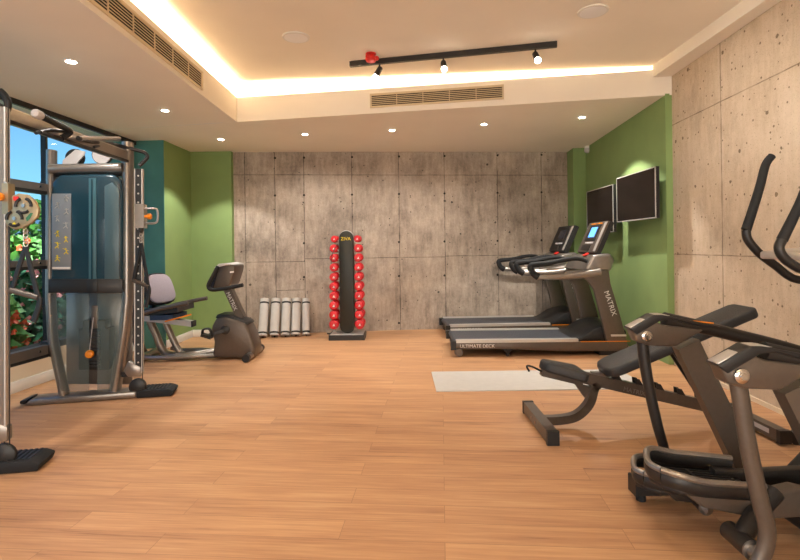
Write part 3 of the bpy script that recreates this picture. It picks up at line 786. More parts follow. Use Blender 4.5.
# ================================================================== elliptical
Yf, Yn = 2.42, 1.76
Ym = (Yf+Yn)/2
t = thing('elliptical_trainer', V3(1.6, Ym, 0), 'dark grey elliptical trainer with swinging arms in the right foreground', 'elliptical trainer')
def arch(Y, dx, dz):
    """side structure seen on the far arch, shifted for the near one"""
    def E(px, py): v = S(px, py, Yf-.0375); return V3(v.x+dx, Y, v.z+dz)
    yv = V3(0, .075, 0); h = V3(0, -.0375, 0)
    # head
    MB().prism([E(632, 329)+h, E(637, 342)+h, E(650, 346)+h, E(676, 347)+h, E(692, 337.5)+h, E(705, 330)+h, E(664, 325)+h, E(650, 319)+h], yv, .010, 3).build('arch_cover', 'graphite', t)
    MB().prism([E(630, 329)+h*1.08, E(637, 335)+h*1.08, E(660, 321)+h*1.08, E(673, 319.5)+h*1.08, E(700, 327)+h*1.08, E(722, 327)+h*1.08, E(700, 322)+h*1.08, E(663, 315)+h*1.08, E(654, 315)+h*1.08], yv*1.08, .006, 3).build('arch_head', 'black', t)
    MB().prism([E(630.5, 327.5)+h*.8, E(656, 314.6)+h*.8, E(664, 314.6)+h*.8, E(672, 316)+h*.8, E(660, 316.5)+h*.8, E(634, 330.5)+h*.8], yv*.8, .004).build('arch_top_plate', 'satin', t)
    MB().lathe(E(646, 336)+h*1.02, (0, -1, 0), [(0, .026), (.012, .026), (.016, .02), (.016, .012), (.020, .010)], 20).build('pivot_bolt', 'chrome', t)
    # handrail to the front
    MB().tube(smooth([E(668, 320), E(700, 327), E(730, 334), E(800, 352), E(850, 372), E(880, 400)], 4), [.034, .030, .030, .030, .03, .03], 14).build('handrail', 'blackmetal', t)
    MB().bar(E(694, 322.5)+V3(0, -.034, .006), E(714, 324.5)+V3(0, -.034, .006), .003, .006).build('accent_strip', 'orange', t)
    # wide leg to the floor
    a1 = E(690, 345); a2 = E(752, 480)
    MB().bar(a1, V3(a2.x+.04, Y, .05), .06, .11, up=(1, 0, .5), b=.014).build('arch_leg', 'graphite', t)
    return E
E1 = arch(Yf, 0, 0)
cap = S(740, 375.5, Yn-.0375); cf = S(646, 336, Yf-.0375)
E2 = arch(Yn, cap.x-cf.x, cap.z-cf.z)
# swing links
MB().tube(smooth([E1(646, 336), E1(648, 360), E1(654, 395), E1(662, 430), E1(669, 455), E1(671, 478), E1(666, 492)], 4), [.028, .028, .028, .028, .03, .03, .02], 12).build('swing_link', 'blackmetal', t)
lk = [S(737, 378, Yn), S(741, 400, Yn), S(749, 450, Yn), S(760, 500, Yn), S(767, 530, Yn), S(763, 554, Yn), S(750, 575, Yn)]
MB().tube(smooth(lk, 4), [.030, .032, .036, .046, .05, .044, .03], 14, up=(0, 1, 0), flat=.7).build('swing_link', 'graphite', t)
# base
MB().box((1.11+.72, Yf+.0, .075), (1.44, .075, .075), .010).build('base_rail', 'blackmetal', t)
MB().box((1.113, Yf, .075), (.012, .082, .082), .004).build('rail_cap', 'black', t)
MB().cyl((1.15, Yf, 0), (1.15, Yf, .04), .022).build('levelling_foot', 'rubber', t)
MB().box((1.72+.45, Yn, .075), (.9, .075, .075), .010).build('base_rail', 'blackmetal', t)
MB().cyl((1.9, Yn, 0), (1.9, Yn, .04), .022).build('levelling_foot', 'rubber', t)
# body / drive housing in front
MB().prism([(1.62, Ym-.12, .05), (1.62, Ym-.12, .20), (1.80, Ym-.12, .38), (2.10, Ym-.12, .62), (2.40, Ym-.12, .62), (2.56, Ym-.12, .40), (2.58, Ym-.12, .05)], (0, .24, 0), .03, 3).build('drive_housing', 'black', t)
MB().box((2.45, Ym, .045), (.12, .72, .09), .01).build('front_foot', 'blackmetal', t)
MB().bar((2.36, Ym, .55), (2.22, Ym, 1.45), .10, .12, up=(1, 0, 0), b=.02).build('mast', 'graphite', t)
# console tray: its silver edge peeps into the frame
c0 = S(790, 260, 2.1)
MB().prism([(c0.x+.0, 1.90, c0.z), (c0.x+.0, 2.28, c0.z), (c0.x+.55, 2.30, c0.z+.05), (c0.x+.55, 1.88, c0.z+.05)], (0, 0, .035), .010).build('console_tray', 'satin', t)
MB().box((2.22, Ym, 1.50), (.06, .48, .36), .02, Matrix.Rotation(.35, 3, 'Y')).build('console', 'black', t)
MB().box((2.185, Ym, 1.51), (.012, .36, .24), .003, Matrix.Rotation(.35, 3, 'Y')).build('display', 'lcd', t)
# pedals
def pedal(x0, z0, y0, y1, tilt, nm):
    """open shoe-shaped foot tray: floor, raised rim; arm running forward"""
    yc = (y0+y1)/2; hw_ = (y1-y0)/2; L = .40
    def P(u, v, z):       # u along, v across
        return V3(x0+u*math.cos(tilt)+z*math.sin(tilt)*0, yc+v, z0+z-u*math.sin(tilt))
    ol = [(0.02, -.55), (.0, 0), (.02, .55), (.07, .92), (.16, 1.0), (.30, .95), (L, .9), (L, -.9), (.30, -.95), (.16, -1.0), (.07, -.92)]
    ol = [(a1, b1*hw_) for a1, b1 in ol]
    pl_ = MB(); pl_.prism([P(a1, b1, -.03) for a1, b1 in ol], (0, 0, .022), .006)
    o1 = pl_.build('pedal', 'black', t)
    rim = MB(); pts = smooth([P(a1, b1, .006+.024*(b1 > 0)+.012*(a1 < .1)) for a1, b1 in ol[:7]], 4); rim.tube(pts, .010, 8, flat=3.0)
    pts2 = smooth([P(a1, b1, .006+.024*(b1 > 0)+.012*(a1 < .1)) for a1, b1 in ol[7:]+[ol[0]]], 4); rim.tube(pts2, .010, 8, flat=3.0)
    rim.build('pedal_rim', 'blackmetal', o1)
    ed = MB()
    ed.tube([p+V3(0, 0, .027) for p in pts], .013, 8); ed.tube([p+V3(0, 0, .027) for p in pts2], .013, 8); ed.build('rim_edge', 'frame', o1)
    tr = MB()
    for i in range(9):
        v = -.8+i*.2; tr.bar(P(.06+.03*abs(v), v*hw_, -.004), P(.36, v*hw_, -.004), .008, .006)
    tr.bar(P(.20, -.8*hw_, -.004), P(.20, .8*hw_, -.004), .012, .006)
    tr.build('tread_ribs', 'rubber', o1)
    return P
x0 = S(648, 468, 2.04); P1 = pedal(x0.x, x0.z-.02, 1.92, 2.14, .10, 'right')
x0 = S(637, 476, 2.24); P2 = pedal(x0.x+.0, x0.z-.02, 2.17, 2.35, .05, 'left')
a1 = P1(.22, -.095, -.03); a2 = S(800, 505, 1.93); a3 = S(860, 522, 1.93)
MB().prism([P1(.08, -.1, -.02), P1(.30, -.1, .02), P1(.42, -.1, .0), S(800, 489, 1.93), S(870, 505, 1.93), S(870, 535, 1.93), S(800, 518, 1.93), P1(.40, -.1, -.10), P1(.16, -.1, -.075)], (0, .07, 0), .012, 3).build('pedal_arm', 'graphite', t)
MB().prism([P1(.30, .1, .02), P1(.42, .1, .02), V3(1.95, 2.14, .30), V3(1.95, 2.14, .20), P1(.30, .1, -.07)], (0, -.05, 0), .01).build('pedal_arm_side', 'black', t)
MB().prism([P2(.10, -.08, -.02), P2(.40, -.08, .0), V3(1.95, 2.18, .20), V3(1.95, 2.18, .12), P2(.40, -.08, -.08), P2(.14, -.08, -.06)], (0, .06, 0), .01).build('pedal_arm', 'blackmetal', t)
# lower pivots
c1 = S(705, 508, 2.12)
MB().tube([S(690, 494, 2.30), S(698, 501, 2.2), c1], .026, 14).build('pivot_tube', 'blackmetal', t)
MB().lathe(c1, (c1-S(690, 494, 2.30)), [(0, .027), (.012, .027), (.014, .022), (.004, .018), (.004, .012)], 18).build('pivot_ring', 'frame', t)
MB().tube([c1+V3(.0, .02, .02), S(740, 492, 2.1), S(780, 490, 2.1)], .026, 12).build('link_tube', 'blackmetal', t)
d0 = S(729, 530, 1.93); d1 = S(752, 550, 1.80)
MB().tube([d0, d1], .036, 18).build('pivot_tube', 'blackmetal', t)
MB().lathe(d1, d1-d0, [(0, .036), (.006, .036), (.008, .024), (.03, .022), (.05, .02)], 18).build('pivot_ring', 'frame', t)
MB().tube([(d0+d1)/2, S(757, 512, 1.92), S(775, 492, 1.95)], .034, 14).build('link_tube', 'blackmetal', t)
MB().lathe(S(757, 500, 1.98), (.2, 0, 1), [(0, .025), (.05, .025)], 14).build('pivot_cap', 'lightgrey', t)
# moving arms
def arm(Y, gp, lp, lab):
    g = [S(a1, b1, Y) for a1, b1 in gp]
    a = MB(); a.tube(smooth([g[-1]]+[S(a1, b1, Y) for a1, b1 in lp], 5), .019, 12); a.build('arm_tube', 'blackmetal', t)
    q = MB(); q.tube(smooth(g, 5), [.017, .022, .022, .023, .021], 14); q.build('arm_grip', 'rubber', t)
arm(2.32, [(772, 156), (765.5, 165), (760, 186), (752, 212), (746, 230)], [(748, 240), (760, 254), (776, 266), (792, 278), (830, 296), (850, 400)], 0)
arm(2.02, [(805, 190), (800, 203), (794, 216), (787, 230), (782, 240)], [(779, 248), (784, 258), (798, 268), (840, 292), (862, 420)], 0)

# ================================================================== recumbent bike
Yk = 5.76
t = thing('recumbent_bike', V3(-2.2, Yk, 0), 'grey recumbent exercise bike by the green alcove', 'exercise bike')
def K(px, py, d=0.): return S(px, py, Yk+d)
def Kp(pts, y0, w): return [V3(v.x, Yk+y0, v.z) for v in (K(a1, b1) for a1, b1 in pts)], (0, w, 0)
a1, b1 = Kp([(217, 355), (218.5, 340), (215.5, 326), (220.5, 316), (230, 315), (249, 321), (254.5, 332), (259, 346), (257, 356)], -.15, .30)
MB().prism(a1, b1, .035, 3).build('drive_housing', 'graphite', t)
a1, b1 = Kp([(219, 316.5), (221, 313), (232, 313), (250, 320.5), (252, 323.5), (236, 320)], -.13, .26)
MB().prism(a1, b1, .012, 2).build('housing_top', 'black', t)
MB().box((K(219, 340).x+.02, Yk-.02, .06), (.02, .25, .05)).build('housing_skirt', 'black', t)
# base rails
zb = .045
xl = K(146, 350).x
for y, xs in ((-.20, xl), (.20, xl+.2)):
    MB().tube(smooth([V3(xs, Yk+y, zb+.03), V3(xs+.12, Yk+y, zb), V3(xs+.4, Yk+y, zb), V3(-2.15, Yk+y*.6, zb), V3(-1.72, Yk+y*.4, zb)], 3), .026, 12).build('base_rail', 'frame', t)
MB().tube([V3(-1.70, Yk-.27, .045), V3(-1.70, Yk+.27, .045)], .04, 14).build('front_stabiliser', 'frame', t)
for s in (-1, 1): MB().cyl(V3(-1.70, Yk+s*.25, .045), V3(-1.70, Yk+s*.31, .045), .042).build('stabiliser_cap', 'black', t)
MB().tube([V3(xl+.05, Yk-.27, .05), V3(xl+.05, Yk+.27, .05)], .04, 14).build('rear_stabiliser', 'frame', t)
MB().tube([V3(-2.55, Yk-.16, .05), V3(-2.35, Yk-.1, .06), V3(-2.1, Yk, .08)], .035, 12).build('cross_brace', 'frame', t)
# seat struts
MB().tube(smooth([K(150, 321), K(156, 334), K(161, 347), K(167, 354), K(178, 356)], 4), .042, 14, up=(0, 1, 0), flat=1.1).build('seat_strut', 'frame', t)
MB().tube(smooth([K(166, 323), K(172, 337), K(178, 349), K(184, 355), K(194, 358)], 4), .036, 14, up=(0, 1, 0), flat=1.1).build('seat_strut', 'frame', t)
MB().tube(smooth([K(131, 318), K(136, 335), K(142, 352), K(150, 360)], 4), .05, 14, up=(0, 1, 0), flat=1.4).build('rear_guard', 'blackmetal', t)
# seat rail
r0 = K(143, 317.5); r1 = K(193, 323.5)
MB().bar(r0, r1, .10, .06, b=.006).build('seat_rail', 'satin', t)
MB().box(r1+V3(.008, 0, 0), (.016, .108, .068), .004).build('rail_cap', 'black', t)
# seat
a1 = K(150, 315); a2 = K(186, 308)
s_ = MB(); s_.box((K(167, 309).x, Yk, K(167, 309).z), (.44, .44, .07), .03, Matrix.Rotation(-.1, 3, 'Y'), 3); s_.build('seat_pad', 'black', t)
MB().box((K(171, 315).x, Yk-.05, K(171, 315).z), (.26, .36, .055), .01).build('seat_carriage', 'blue', t)
bk = MB(); bp0 = K(153, 303); bp1 = K(150, 273)
def shell(c, w, h, th, R):
    pts = []
    for i in range(20):
        a_ = 2*math.pi*i/20; cc, ss = math.cos(a_), math.sin(a_)
        pts.append(c+R @ V3(0, (abs(cc)**.6)*(1 if cc > 0 else -1)*w/2*(1-.10*ss), (abs(ss)**.6)*(1 if ss > 0 else -1)*h/2))
    return pts, R @ V3(th, 0, 0)
RB = Matrix.Rotation(math.radians(-16), 3, 'Z') @ Matrix.Rotation(math.radians(-17), 3, 'Y')
cb = K(160, 288.5)
pts, v = shell(cb-RB @ V3(.05, 0, 0), .44, .38, .05, RB); MB().prism(pts, v, .012, 2).build('backrest_frame', 'black', t)
pts, v = shell(cb-RB @ V3(.004, 0, 0), .40, .34, .03, RB); MB().prism(pts, v, .012, 2).build('backrest_mesh', 'seatgrey', t)
MB().bar(K(152, 312), cb-RB @ V3(.05, 0, -.02), .10, .03, up=(1, 0, 0)).build('backrest_post', 'black', t)
# side grips, lever
for y in (-.27, .27):
    MB().tube(smooth([V3(K(150, 313).x, Yk+y*.9, K(150, 313).z), V3(K(163, 308).x, Yk+y, K(163, 308).z), V3(K(180, 304).x, Yk+y, K(180, 304).z), V3(K(198, 301).x, Yk+y, K(198, 300.5).z)], 4), [.024, .02, .02, .024], 10).build('seat_grip', 'graphite', t)
MB().bar(K(165, 321.5, -.23), K(191, 314.5, -.23), .02, .016, b=.003).build('adjust_lever', 'orange', t)
# crank + pedals
cr = K(225, 330, -.17); pe = K(207, 336, -.26)
MB().bar(cr, pe+V3(0, .05, 0), .02, .035, up=(0, 0, 1), b=.005).build('crank', 'blackmetal', t)
MB().lathe(cr+V3(0, .02, 0), (0, -1, 0), [(0, .05), (.02, .05), (.03, .03), (.034, .01)], 20).build('crank_hub', 'blackmetal', t)
MB().box(pe, (.11, .09, .03), .006, Matrix.Rotation(.3, 3, 'Y')).build('pedal', 'black', t)
MB().tube(smooth([pe+V3(-.05, 0, .01), pe+V3(-.04, 0, .07), pe+V3(.03, 0, .075), pe+V3(.055, 0, .0)], 4), .012, 8, up=(0, 1, 0), flat=2.4).build('pedal_strap', 'black', t)
MB().bar(cr+V3(0, .34, 0), K(241, 326, .20), .02, .035, up=(0, 0, 1)).build('crank', 'blackmetal', t)
MB().box(K(241, 326, .24), (.11, .09, .03), .006).build('pedal', 'black', t)
# post
a1 = K(228, 288); a2 = K(242, 318)
MB().bar(a1, a2, .10, .085, up=(1, 0, 0), b=.014).build('console_post', 'graphite', t)
pd_ = (a2-a1).normalized()
lettering('MATRIX', .062, 'letter', t, a1+pd_*.05+V3(0, -.053, 0)+V3(-.01, 0, 0), pd_, V3(-pd_.z, 0, pd_.x))
# console
RC = Matrix.Rotation(math.radians(-25+180), 3, 'Y')
a1, b1 = Kp([(215.5, 286), (222, 265.5), (225, 264.3), (219, 287)], -.19, .38)
MB().prism(a1, b1, .006).build('console_face', 'lcd', t)
a1, b1 = Kp([(217, 287), (223.5, 264.5), (231, 263.4), (240, 265), (239, 271), (235, 284), (228, 288)], -.17, .34)
MB().prism(a1, b1, .02, 3).build('console', 'graphite', t)
a1, b1 = Kp([(220.5, 267), (225, 263.2), (232, 262.5), (239, 264), (231, 264.8), (226, 266)], -.2, .4)
MB().prism(a1, b1, .004).build('console_rim', 'lightgrey', t)
cl = K(230, 273, -.213); MB().prism([cl, cl+V3(.045, 0, .005), cl+V3(.04, 0, .022), cl+V3(.0, 0, .017)], (0, -.003, 0)).build('emblem', 'letter', t)
for y in (-.27,):
    MB().tube(smooth([K(218, 266.5, y), K(213, 276, y), K(208.5, 285, y), K(211, 289.5, y), K(221, 289, y), K(233, 287, y), K(243, 285, y)], 4), .022, 10).build('handlebar', 'rubber', t)
MB().tube(smooth([K(218, 266.5, .3), K(213, 276, .3), K(208.5, 285, .3), K(211, 289.5, .3), K(225, 289, .28)], 4), .022, 10).build('handlebar', 'rubber', t)
MB().tube([K(226, 289, -.27), K(226, 289, .28)], .018, 10).build('handlebar_bracket', 'black', t)

# ================================================================== cable machine
t = thing('cable_machine', V3(-2.5, 3.5, 0), 'tall two-tower cable machine with teal weight shroud by the window', 'cable machine')
def T(px, py, d=0.):
    Y = 4.02+(px-30)/145*.22+d
    return S(px, py, Y)
tx = V3(1.06, .23, 0).normalized(); ty = V3(-tx.y, tx.x, 0)   # tower width axis and depth axis
def tower(off, far):
    O = V3(*off)
    def Qb(px, py, d=0.):
        v = T(px, py); return v+ty*d+O
    Q = Qb
    def pr(pts, d0, w, b, nm, mtl, par=None, seg=2): return MB().prism([Q(a1, b1, d0) for a1, b1 in pts], ty*w, b, seg).build(nm, mtl, par or t)
    g0 = Q(25, 407); g1 = Q(174, 400); g0.z = g1.z = 0
    L = (g1-g0).length
    # base: long foot
    f = MB(); c = ty*.09
    f.prism([g0+V3(0, 0, .01), g0+tx*.02+V3(0, 0, .045), g0+tx*.10+V3(0, 0, .05), g0+tx*(L-.30)+V3(0, 0, .058), g0+tx*(L-.30)+V3(0, 0, .005), g0+tx*.03+V3(0, 0, .0)], ty*.18, .012)
    f.build('base_foot', 'frame', t)
    f = MB(); f.prism([g0+tx*(L-.30)+V3(0, 0, .0), g0+tx*(L-.30)+V3(0, 0, .062), g1+tx*-.05+V3(0, 0, .066), g1+V3(0, 0, .045), g1+tx*-.02], ty*.20, .012)
    tp = f.build('tread_plate', 'rubber', t)
    r = MB()
    for i in range(8): q = g0+tx*(L-.27+.028*i)+V3(0, 0, .066)+ty*.02; r.bar(q, q+ty*.16, .014, .006)
    r.build('tread_ribs', 'blackmetal', tp)
    MB().prism([g0+V3(0, 0, .015), g0+tx*-.04+V3(0, 0, .02), g0+tx*-.04+V3(0, 0, .045), g0+tx*.02+V3(0, 0, .055)], ty*.18, .01).build('end_cap', 'black', t)
    # uprights
    upr = [Q(124, 140, .10), Q(124, 300, .10), Q(121, 330, .10), Q(116, 360, .10), Q(111, 395, .10)]
    u_ = MB(); u_.tube(upr, .045, 14, up=ty, flat=1.3); u_.build('upright', 'frame', t)
    upl = [Q(46, 148, .10), Q(45, 300, .10), Q(47, 340, .10), Q(52, 365, .10), Q(59, 398, .10)]
    u_ = MB(); u_.tube(upl, .036, 14, up=ty, flat=1.5); u_.build('upright', 'frame', t)
    MB().tube([Q(46, 168, .06), Q(120, 166.5, .06)], .040, 14).build('top_crossbar', 'silver', t)
    MB().tube([Q(46, 172, .10), Q(120, 171, .10)], .030, 12).build('lower_crossbar', 'blackmetal', t)
    # shroud upper (solid) and lower (smoky)
    ou = [(49, 285), (48, 200), (50, 182), (57, 174), (112, 173), (120, 180), (122, 198), (122, 285)]
    MB().prism([Q(a1, b1, .02) for a1, b1 in ou], ty*.30, .03, 3).build('shroud_upper', 'shroud', t)
    pr([(88, 284), (88, 178), (95.5, 178), (95.5, 284)], .012, .01, .002, 'shroud_channel', M['channel'])
    pr([(90.8, 284), (90.8, 179), (92.2, 179), (92.2, 284)], .004, .008, 0, 'guide_rod', 'shroud')
    pr([(104, 284), (104, 186), (112, 182), (119, 190), (119, 284)], .006, .016, .006, 'shroud_flank', M['flank'])
    pr([(48, 293), (48, 279), (122, 279), (122, 293)], .004, .02, .003, 'shroud_band', 'blackmetal')
    pr([(87, 292.5), (87, 279.5), (97, 279.5), (97, 292.5)], -.004, .012, .002, 'band_clip', 'black')
    for xx in ((49, 50, 60, 88), (96, 96, 113, 122)):
        a_, b_, c_, d_ = xx
        ol = [(49, 294), (88, 294), (88, 392), (60, 392), (53, 368), (49, 345)] if a_ == 49 else [(96, 294), (122, 294), (121.5, 335), (117, 362), (111, 392), (96, 392)]
        pr(ol, .02, .012, .004, 'shroud_lower', 'smoke')
    pr([(50, 394), (121, 394), (121, 294), (50, 294)], .30, .012, .002, 'back_panel', 'frame')
    pr([(75, 372), (75, 330), (79, 330), (79, 322), (102, 322), (102, 330), (106, 330), (106, 372)], .07, .14, .004, 'weight_stack', 'black')
    sk = MB()
    for i in range(12): sk.prism([Q(86, 330+i*3.3, .05), Q(98, 330+i*3.3, .05), Q(98, 332.3+i*3.3, .05), Q(86, 332.3+i*3.3, .05)], ty*.02)
    sk.build('weight_plates', 'black', t)
    pr([(88, 330), (88, 306), (95, 306), (95, 330)], .06, .03, .01, 'stack_carriage', 'graphite')
    MB().cyl(Q(92, 318, .03), Q(88, 352, .03), .003).build('pin_cord', 'lightgrey', t)
    MB().lathe(Q(89, 354.5, .03), -ty, [(0, .03), (.02, .034), (.04, .028), (.045, .01)], 14).build('selector_pin', 'orange', t)
    # pulley plates over the crossbar
    pl = MB(); pl.prism([Q(56, 166, .10), Q(57, 158, .10), Q(70, 147, .10), Q(80, 149, .10), Q(79, 153, .10), Q(68, 166, .10)], ty*.02, .004); pl.build('pulley_plate', 'lightgrey', t)
    pl = MB(); pl.lathe(Q(68, 155, .13), ty, [(0, .07), (.01, .078), (.02, .07)], 20); pl.build('pulley', 'black', t)
    pl = MB(); pl.lathe(Q(97, 153, .10), ty, [(0, .07), (.008, .07)], 20); pl.build('pulley_plate', 'lightgrey', t)
    pl = MB(); pl.lathe(Q(97, 152, .115), ty, [(0, .078), (.01, .085), (.02, .078)], 20); pl.build('pulley', 'black', t)
    # placard
    if far:
        pc = pr([(51.5, 270), (51.5, 193.5), (70.5, 193.5), (70.5, 270)], .008, .008, .001, 'placard', 'placard')
        rnd = random.Random(3)
        for px, py, yl in ((66, 198, 0), (57, 205, 0), (66, 211, 0), (57, 218, 0), (65.5, 225, 0), (57, 233.5, 1), (65.5, 239, 1), (57, 245, 1), (65.5, 251, 1), (57, 258, 1)):
            m_ = MB()
            c = Q(px, py, .006)
            m_.lathe(c+V3(0, 0, .018), -ty, [(0, .006), (.003, .006)], 10)
            m_.bar(c+V3(0, 0, .012), c+V3(tx.x*rnd.uniform(-.01, .01), 0, -.008), .006, .002, up=ty)
            for s in (-1, 1):
                k1 = c+tx*s*rnd.uniform(.010, .022)+V3(0, 0, rnd.uniform(-.004, .024)); m_.bar(c+V3(0, 0, .010), k1, .004, .002, up=ty)
                m_.bar(c+V3(0, 0, -.008), c+tx*s*rnd.uniform(.006, .02)+V3(0, 0, -.026), .006, .002, up=ty)
            m_.build('exercise_figure', 'yellow' if yl else 'satin', pc)
        pr([(52, 269), (52, 267), (70, 267), (70, 269)], .004, .004, 0, 'placard_footer', 'letter', pc)
    # adjustable column
    c0 = Q(137, 168, .06); c1 = Q(137, 374, .06)
    if not far: c0.z = 2.06; c0 = c0+tx*.065; c1 = c1+tx*.065
    MB().bar(c0, c1, .05, .045, up=tx, b=.004).build('column', 'black' if far else 'frame', t)
    for s in (-1, 1): MB().bar(c0+tx*s*.028, c1+tx*s*.028, .05, .008, up=tx).build('column_edge', 'satin', t)
    hl = MB()
    for i in range(22 if far else 0):
        p = c0.lerp(c1, (i+.8)/23)-ty*.026; hl.lathe(p, -ty, [(0, .008), (.001, .008)], 8)
    if far: hl.build('column_holes', 'silver', t)
    # bracket, floor pulley, cable
    sh_ = V3(0, 0, 0) if far else tx*.085
    Q = lambda px, py, d=0.: Qb(px, py, d)+sh_
    MB().prism([Q(127, 362, .03), Q(140, 368, .03), Q(140, 378, .03), Q(126, 378, .03), Q(122, 372, .03)], ty*.06, .01).build('column_bracket', 'frame', t)
    MB().bar(Q(120, 376, .06), Q(139, 374, .06), .05, .04).build('column_stay', 'blackmetal', t)
    MB().lathe(Q(136, 388, .03), ty, [(0, .055), (.008, .068), (.032, .068), (.04, .055)], 22).build('floor_pulley', 'black', t)
    MB().cyl(Q(141.5, 380, .03), Q(141.5, 228, .03), .003).build('cable', 'black', t)
    return Qb
M['channel'] = mat('teal_channel_plastic', rgb(62, 104, 116), .35)
M['flank'] = mat('teal_grey_plastic', rgb(72, 96, 104), .35)
Q1 = tower((0, 0, 0), True)
Q2 = tower((-.11, -1.42, 0), False)
# boom between the towers
bA = V3(S(0, 114, 2.95).x, 2.92, 2.06); bB = V3(Q1(122, 153).x, 4.20, 2.03)
MB().bar(bA, bB, .05, .085, b=.006).build('pull_up_boom', 'frame', t)
MB().bar(bA+V3(.028, 0, -.04), bB+V3(.028, 0, -.04), .012, .02).build('boom_edge', 'black', t)
MB().bar(bA+V3(.02, 0, .045), bB+V3(.02, 0, .045), .012, .008).build('boom_edge', 'silver', t)
# grips
def boomP(px, py, Y): return S(px, py, Y)
MB().tube(smooth([boomP(41, 116, 3.05), boomP(56, 123.5, 3.22), boomP(67, 129, 3.38), boomP(70, 132.5, 3.42), boomP(62, 138, 3.38)], 3), .020, 12).build('pull_up_grip', 'rubber', t)
MB().tube([boomP(62, 138, 3.38), boomP(50, 135.5, 3.28), boomP(40, 132, 3.14)], .012, 8).build('grip_bracket', 'black', t)
MB().tube([boomP(69, 132, 3.42), boomP(50, 130, 3.3), boomP(36, 133, 3.1)], .011, 8).build('grip_bracket', 'black', t)
MB().lathe(boomP(41, 116, 3.05), boomP(33, 112, 2.97)-boomP(41, 116, 3.05), [(0, .022), (.01, .028), (.05, .028), (.065, .022), (.07, .008)], 14).build('grip_end', 'lightgrey', t)
MB().tube([boomP(80, 138.5, 3.55), boomP(100, 138.5, 3.85), boomP(119, 138.5, 4.15)], .018, 12).build('pull_up_grip', 'silver', t)
MB().tube(smooth([boomP(78, 138, 3.52), boomP(96, 142.5, 3.8), boomP(112, 144, 4.1), boomP(124, 147, 4.2), boomP(136, 150, 4.25), boomP(145, 153, 4.28), boomP(147, 158, 4.28), boomP(139, 166, 4.26)], 3), .016, 10).build('grip_bracket', 'black', t)
MB().tube([boomP(94, 147, 3.75), boomP(112, 143, 4.1)], .011, 8).build('grip_bracket', 'black', t)
MB().tube(smooth([boomP(0, 91, 2.95), boomP(5, 96, 2.95), boomP(8, 104, 2.95), boomP(6, 111, 2.95), boomP(0, 116, 2.95)], 4), .020, 12).build('pull_up_grip', 'rubber', t)
# linking rails behind the towers
for py, h, m_ in ((187, .06, 'frame'), (263, .05, 'frame'), (351, .075, 'frame')):
    a1 = Q1(43, py, .12); a2 = Q2(43, py, .12); a2.z = a1.z
    MB().bar(a1, a2, .05, h, b=.006).build('rear_rail', m_, t)
    MB().box(a1, (.09, .10, h+.05), .01).build('rail_clamp', 'black', t)
    d_ = (a2-a1)
    MB().bar(a1+V3(.0, 0, -h/2-.012), a2+V3(.0, 0, -h/2-.012), .06, .025).build('rail_underside', 'black', t)
    b0 = MB()
    for f in (.1, .35, .6): b0.lathe(a1+d_*f+V3(.025, 0, 0), (1, 0, 0), [(0, .012), (.008, .010)], 8)
    b0.build('bolt', 'chrome', t)
# far carriage
c = Q1(140, 216, .03)
MB().box(c, (.07, .10, .20), .012, Matrix((tx, ty, V3(0, 0, 1))).transposed()).build('carriage', 'frame', t)
MB().tube(smooth([Q1(143, 209, 0), Q1(152, 208.5, -.01), Q1(157.5, 210.5, -.01), Q1(157.5, 221, -.01), Q1(153, 223.5, -.01), Q1(143, 223, 0)], 4), .009, 8).build('carriage_handle', 'silver', t)
MB().lathe(Q1(145, 216.5, -.01), tx, [(0, .012), (.02, .014), (.025, .024), (.045, .026), (.055, .018), (.058, .005)], 14).build('pop_pin', 'orange', t)
MB().lathe(Q1(141, 227, .0), (0, 0, -1), [(0, .02), (.03, .022), (.05, .012)], 12).build('cable_stop', 'black', t)
# near carriage with its two-pulley swivel arm
c = S(3, 198, 2.84)
MB().box(c+V3(-.03, .02, 0), (.09, .09, .16), .01).build('carriage', 'frame', t)
MB().box(S(8.5, 199, 2.80), (.035, .05, .17), .008).build('carriage', 'gold', t)
MB().cyl(S(6.5, 189, 2.80), S(6.5, 182, 2.80), .012, n=12).build('carriage_pin', 'silver', t)
MB().lathe(S(1, 197, 2.77), (0, -1, 0), [(0, .022), (.02, .026), (.03, .02), (.033, .005)], 14).build('pop_pin', 'orange', t)
Yd = 2.78
def D(px, py, d=0): return S(px, py, Yd+d)
pl = [D(11, 196), D(18, 193.2), D(27, 194.5), D(34, 200), D(38.5, 209), D(37, 217), D(31, 223), D(22, 228.3), D(13, 229.5), D(6, 225), D(4, 218), D(5, 213), D(12, 209)]
sa = MB().prism(pl, (0, .022, 0), .006, 2).build('swivel_arm', 'gold', t)
for cx_, cy_ in ((23.5, 205.5), (14.5, 218.5)):
    MB().lathe(D(cx_, cy_), (0, -1, 0), [(0, .012), (.006, .010)], 10).build('pulley_bolt', 'silver', sa)
    for k in range(3):
        sl = []
        for i in range(6):
            a_ = math.radians(90+k*120+20+i*16)
            sl.append(D(cx_, cy_, -.001)+V3(math.cos(a_)*.043, 0, math.sin(a_)*.040))
        MB().tube(sl, .0085, 8, flat=1).build('pulley_slot', 'black', sa)
MB().prism([D(26, 218, -.001), D(30.5, 213, -.001), D(33, 213, -.001), D(30, 219, -.001), D(27, 221.5, -.001)], (0, -.002, 0)).build('arm_opening', M['leaf2'], sa)
MB().box(D(16.5, 198.5), (.028, .012, .022), .003).build('warning_label', 'redp', sa)
MB().prism([D(11.5, 225.5, -.002), D(17, 225.5, -.002), D(14.3, 222, -.002)], (0, -.002, 0)).build('warning_label', 'yellow', sa)
MB().cyl(S(3.5, 206, 2.83), S(4.5, 470, 2.83)+V3(0, 0, .05), .0035).build('cable', 'black', t)
MB().cyl(S(8.2, 100, 2.83), S(9.5, 430, 2.83), .0035).build('cable', 'black', t)

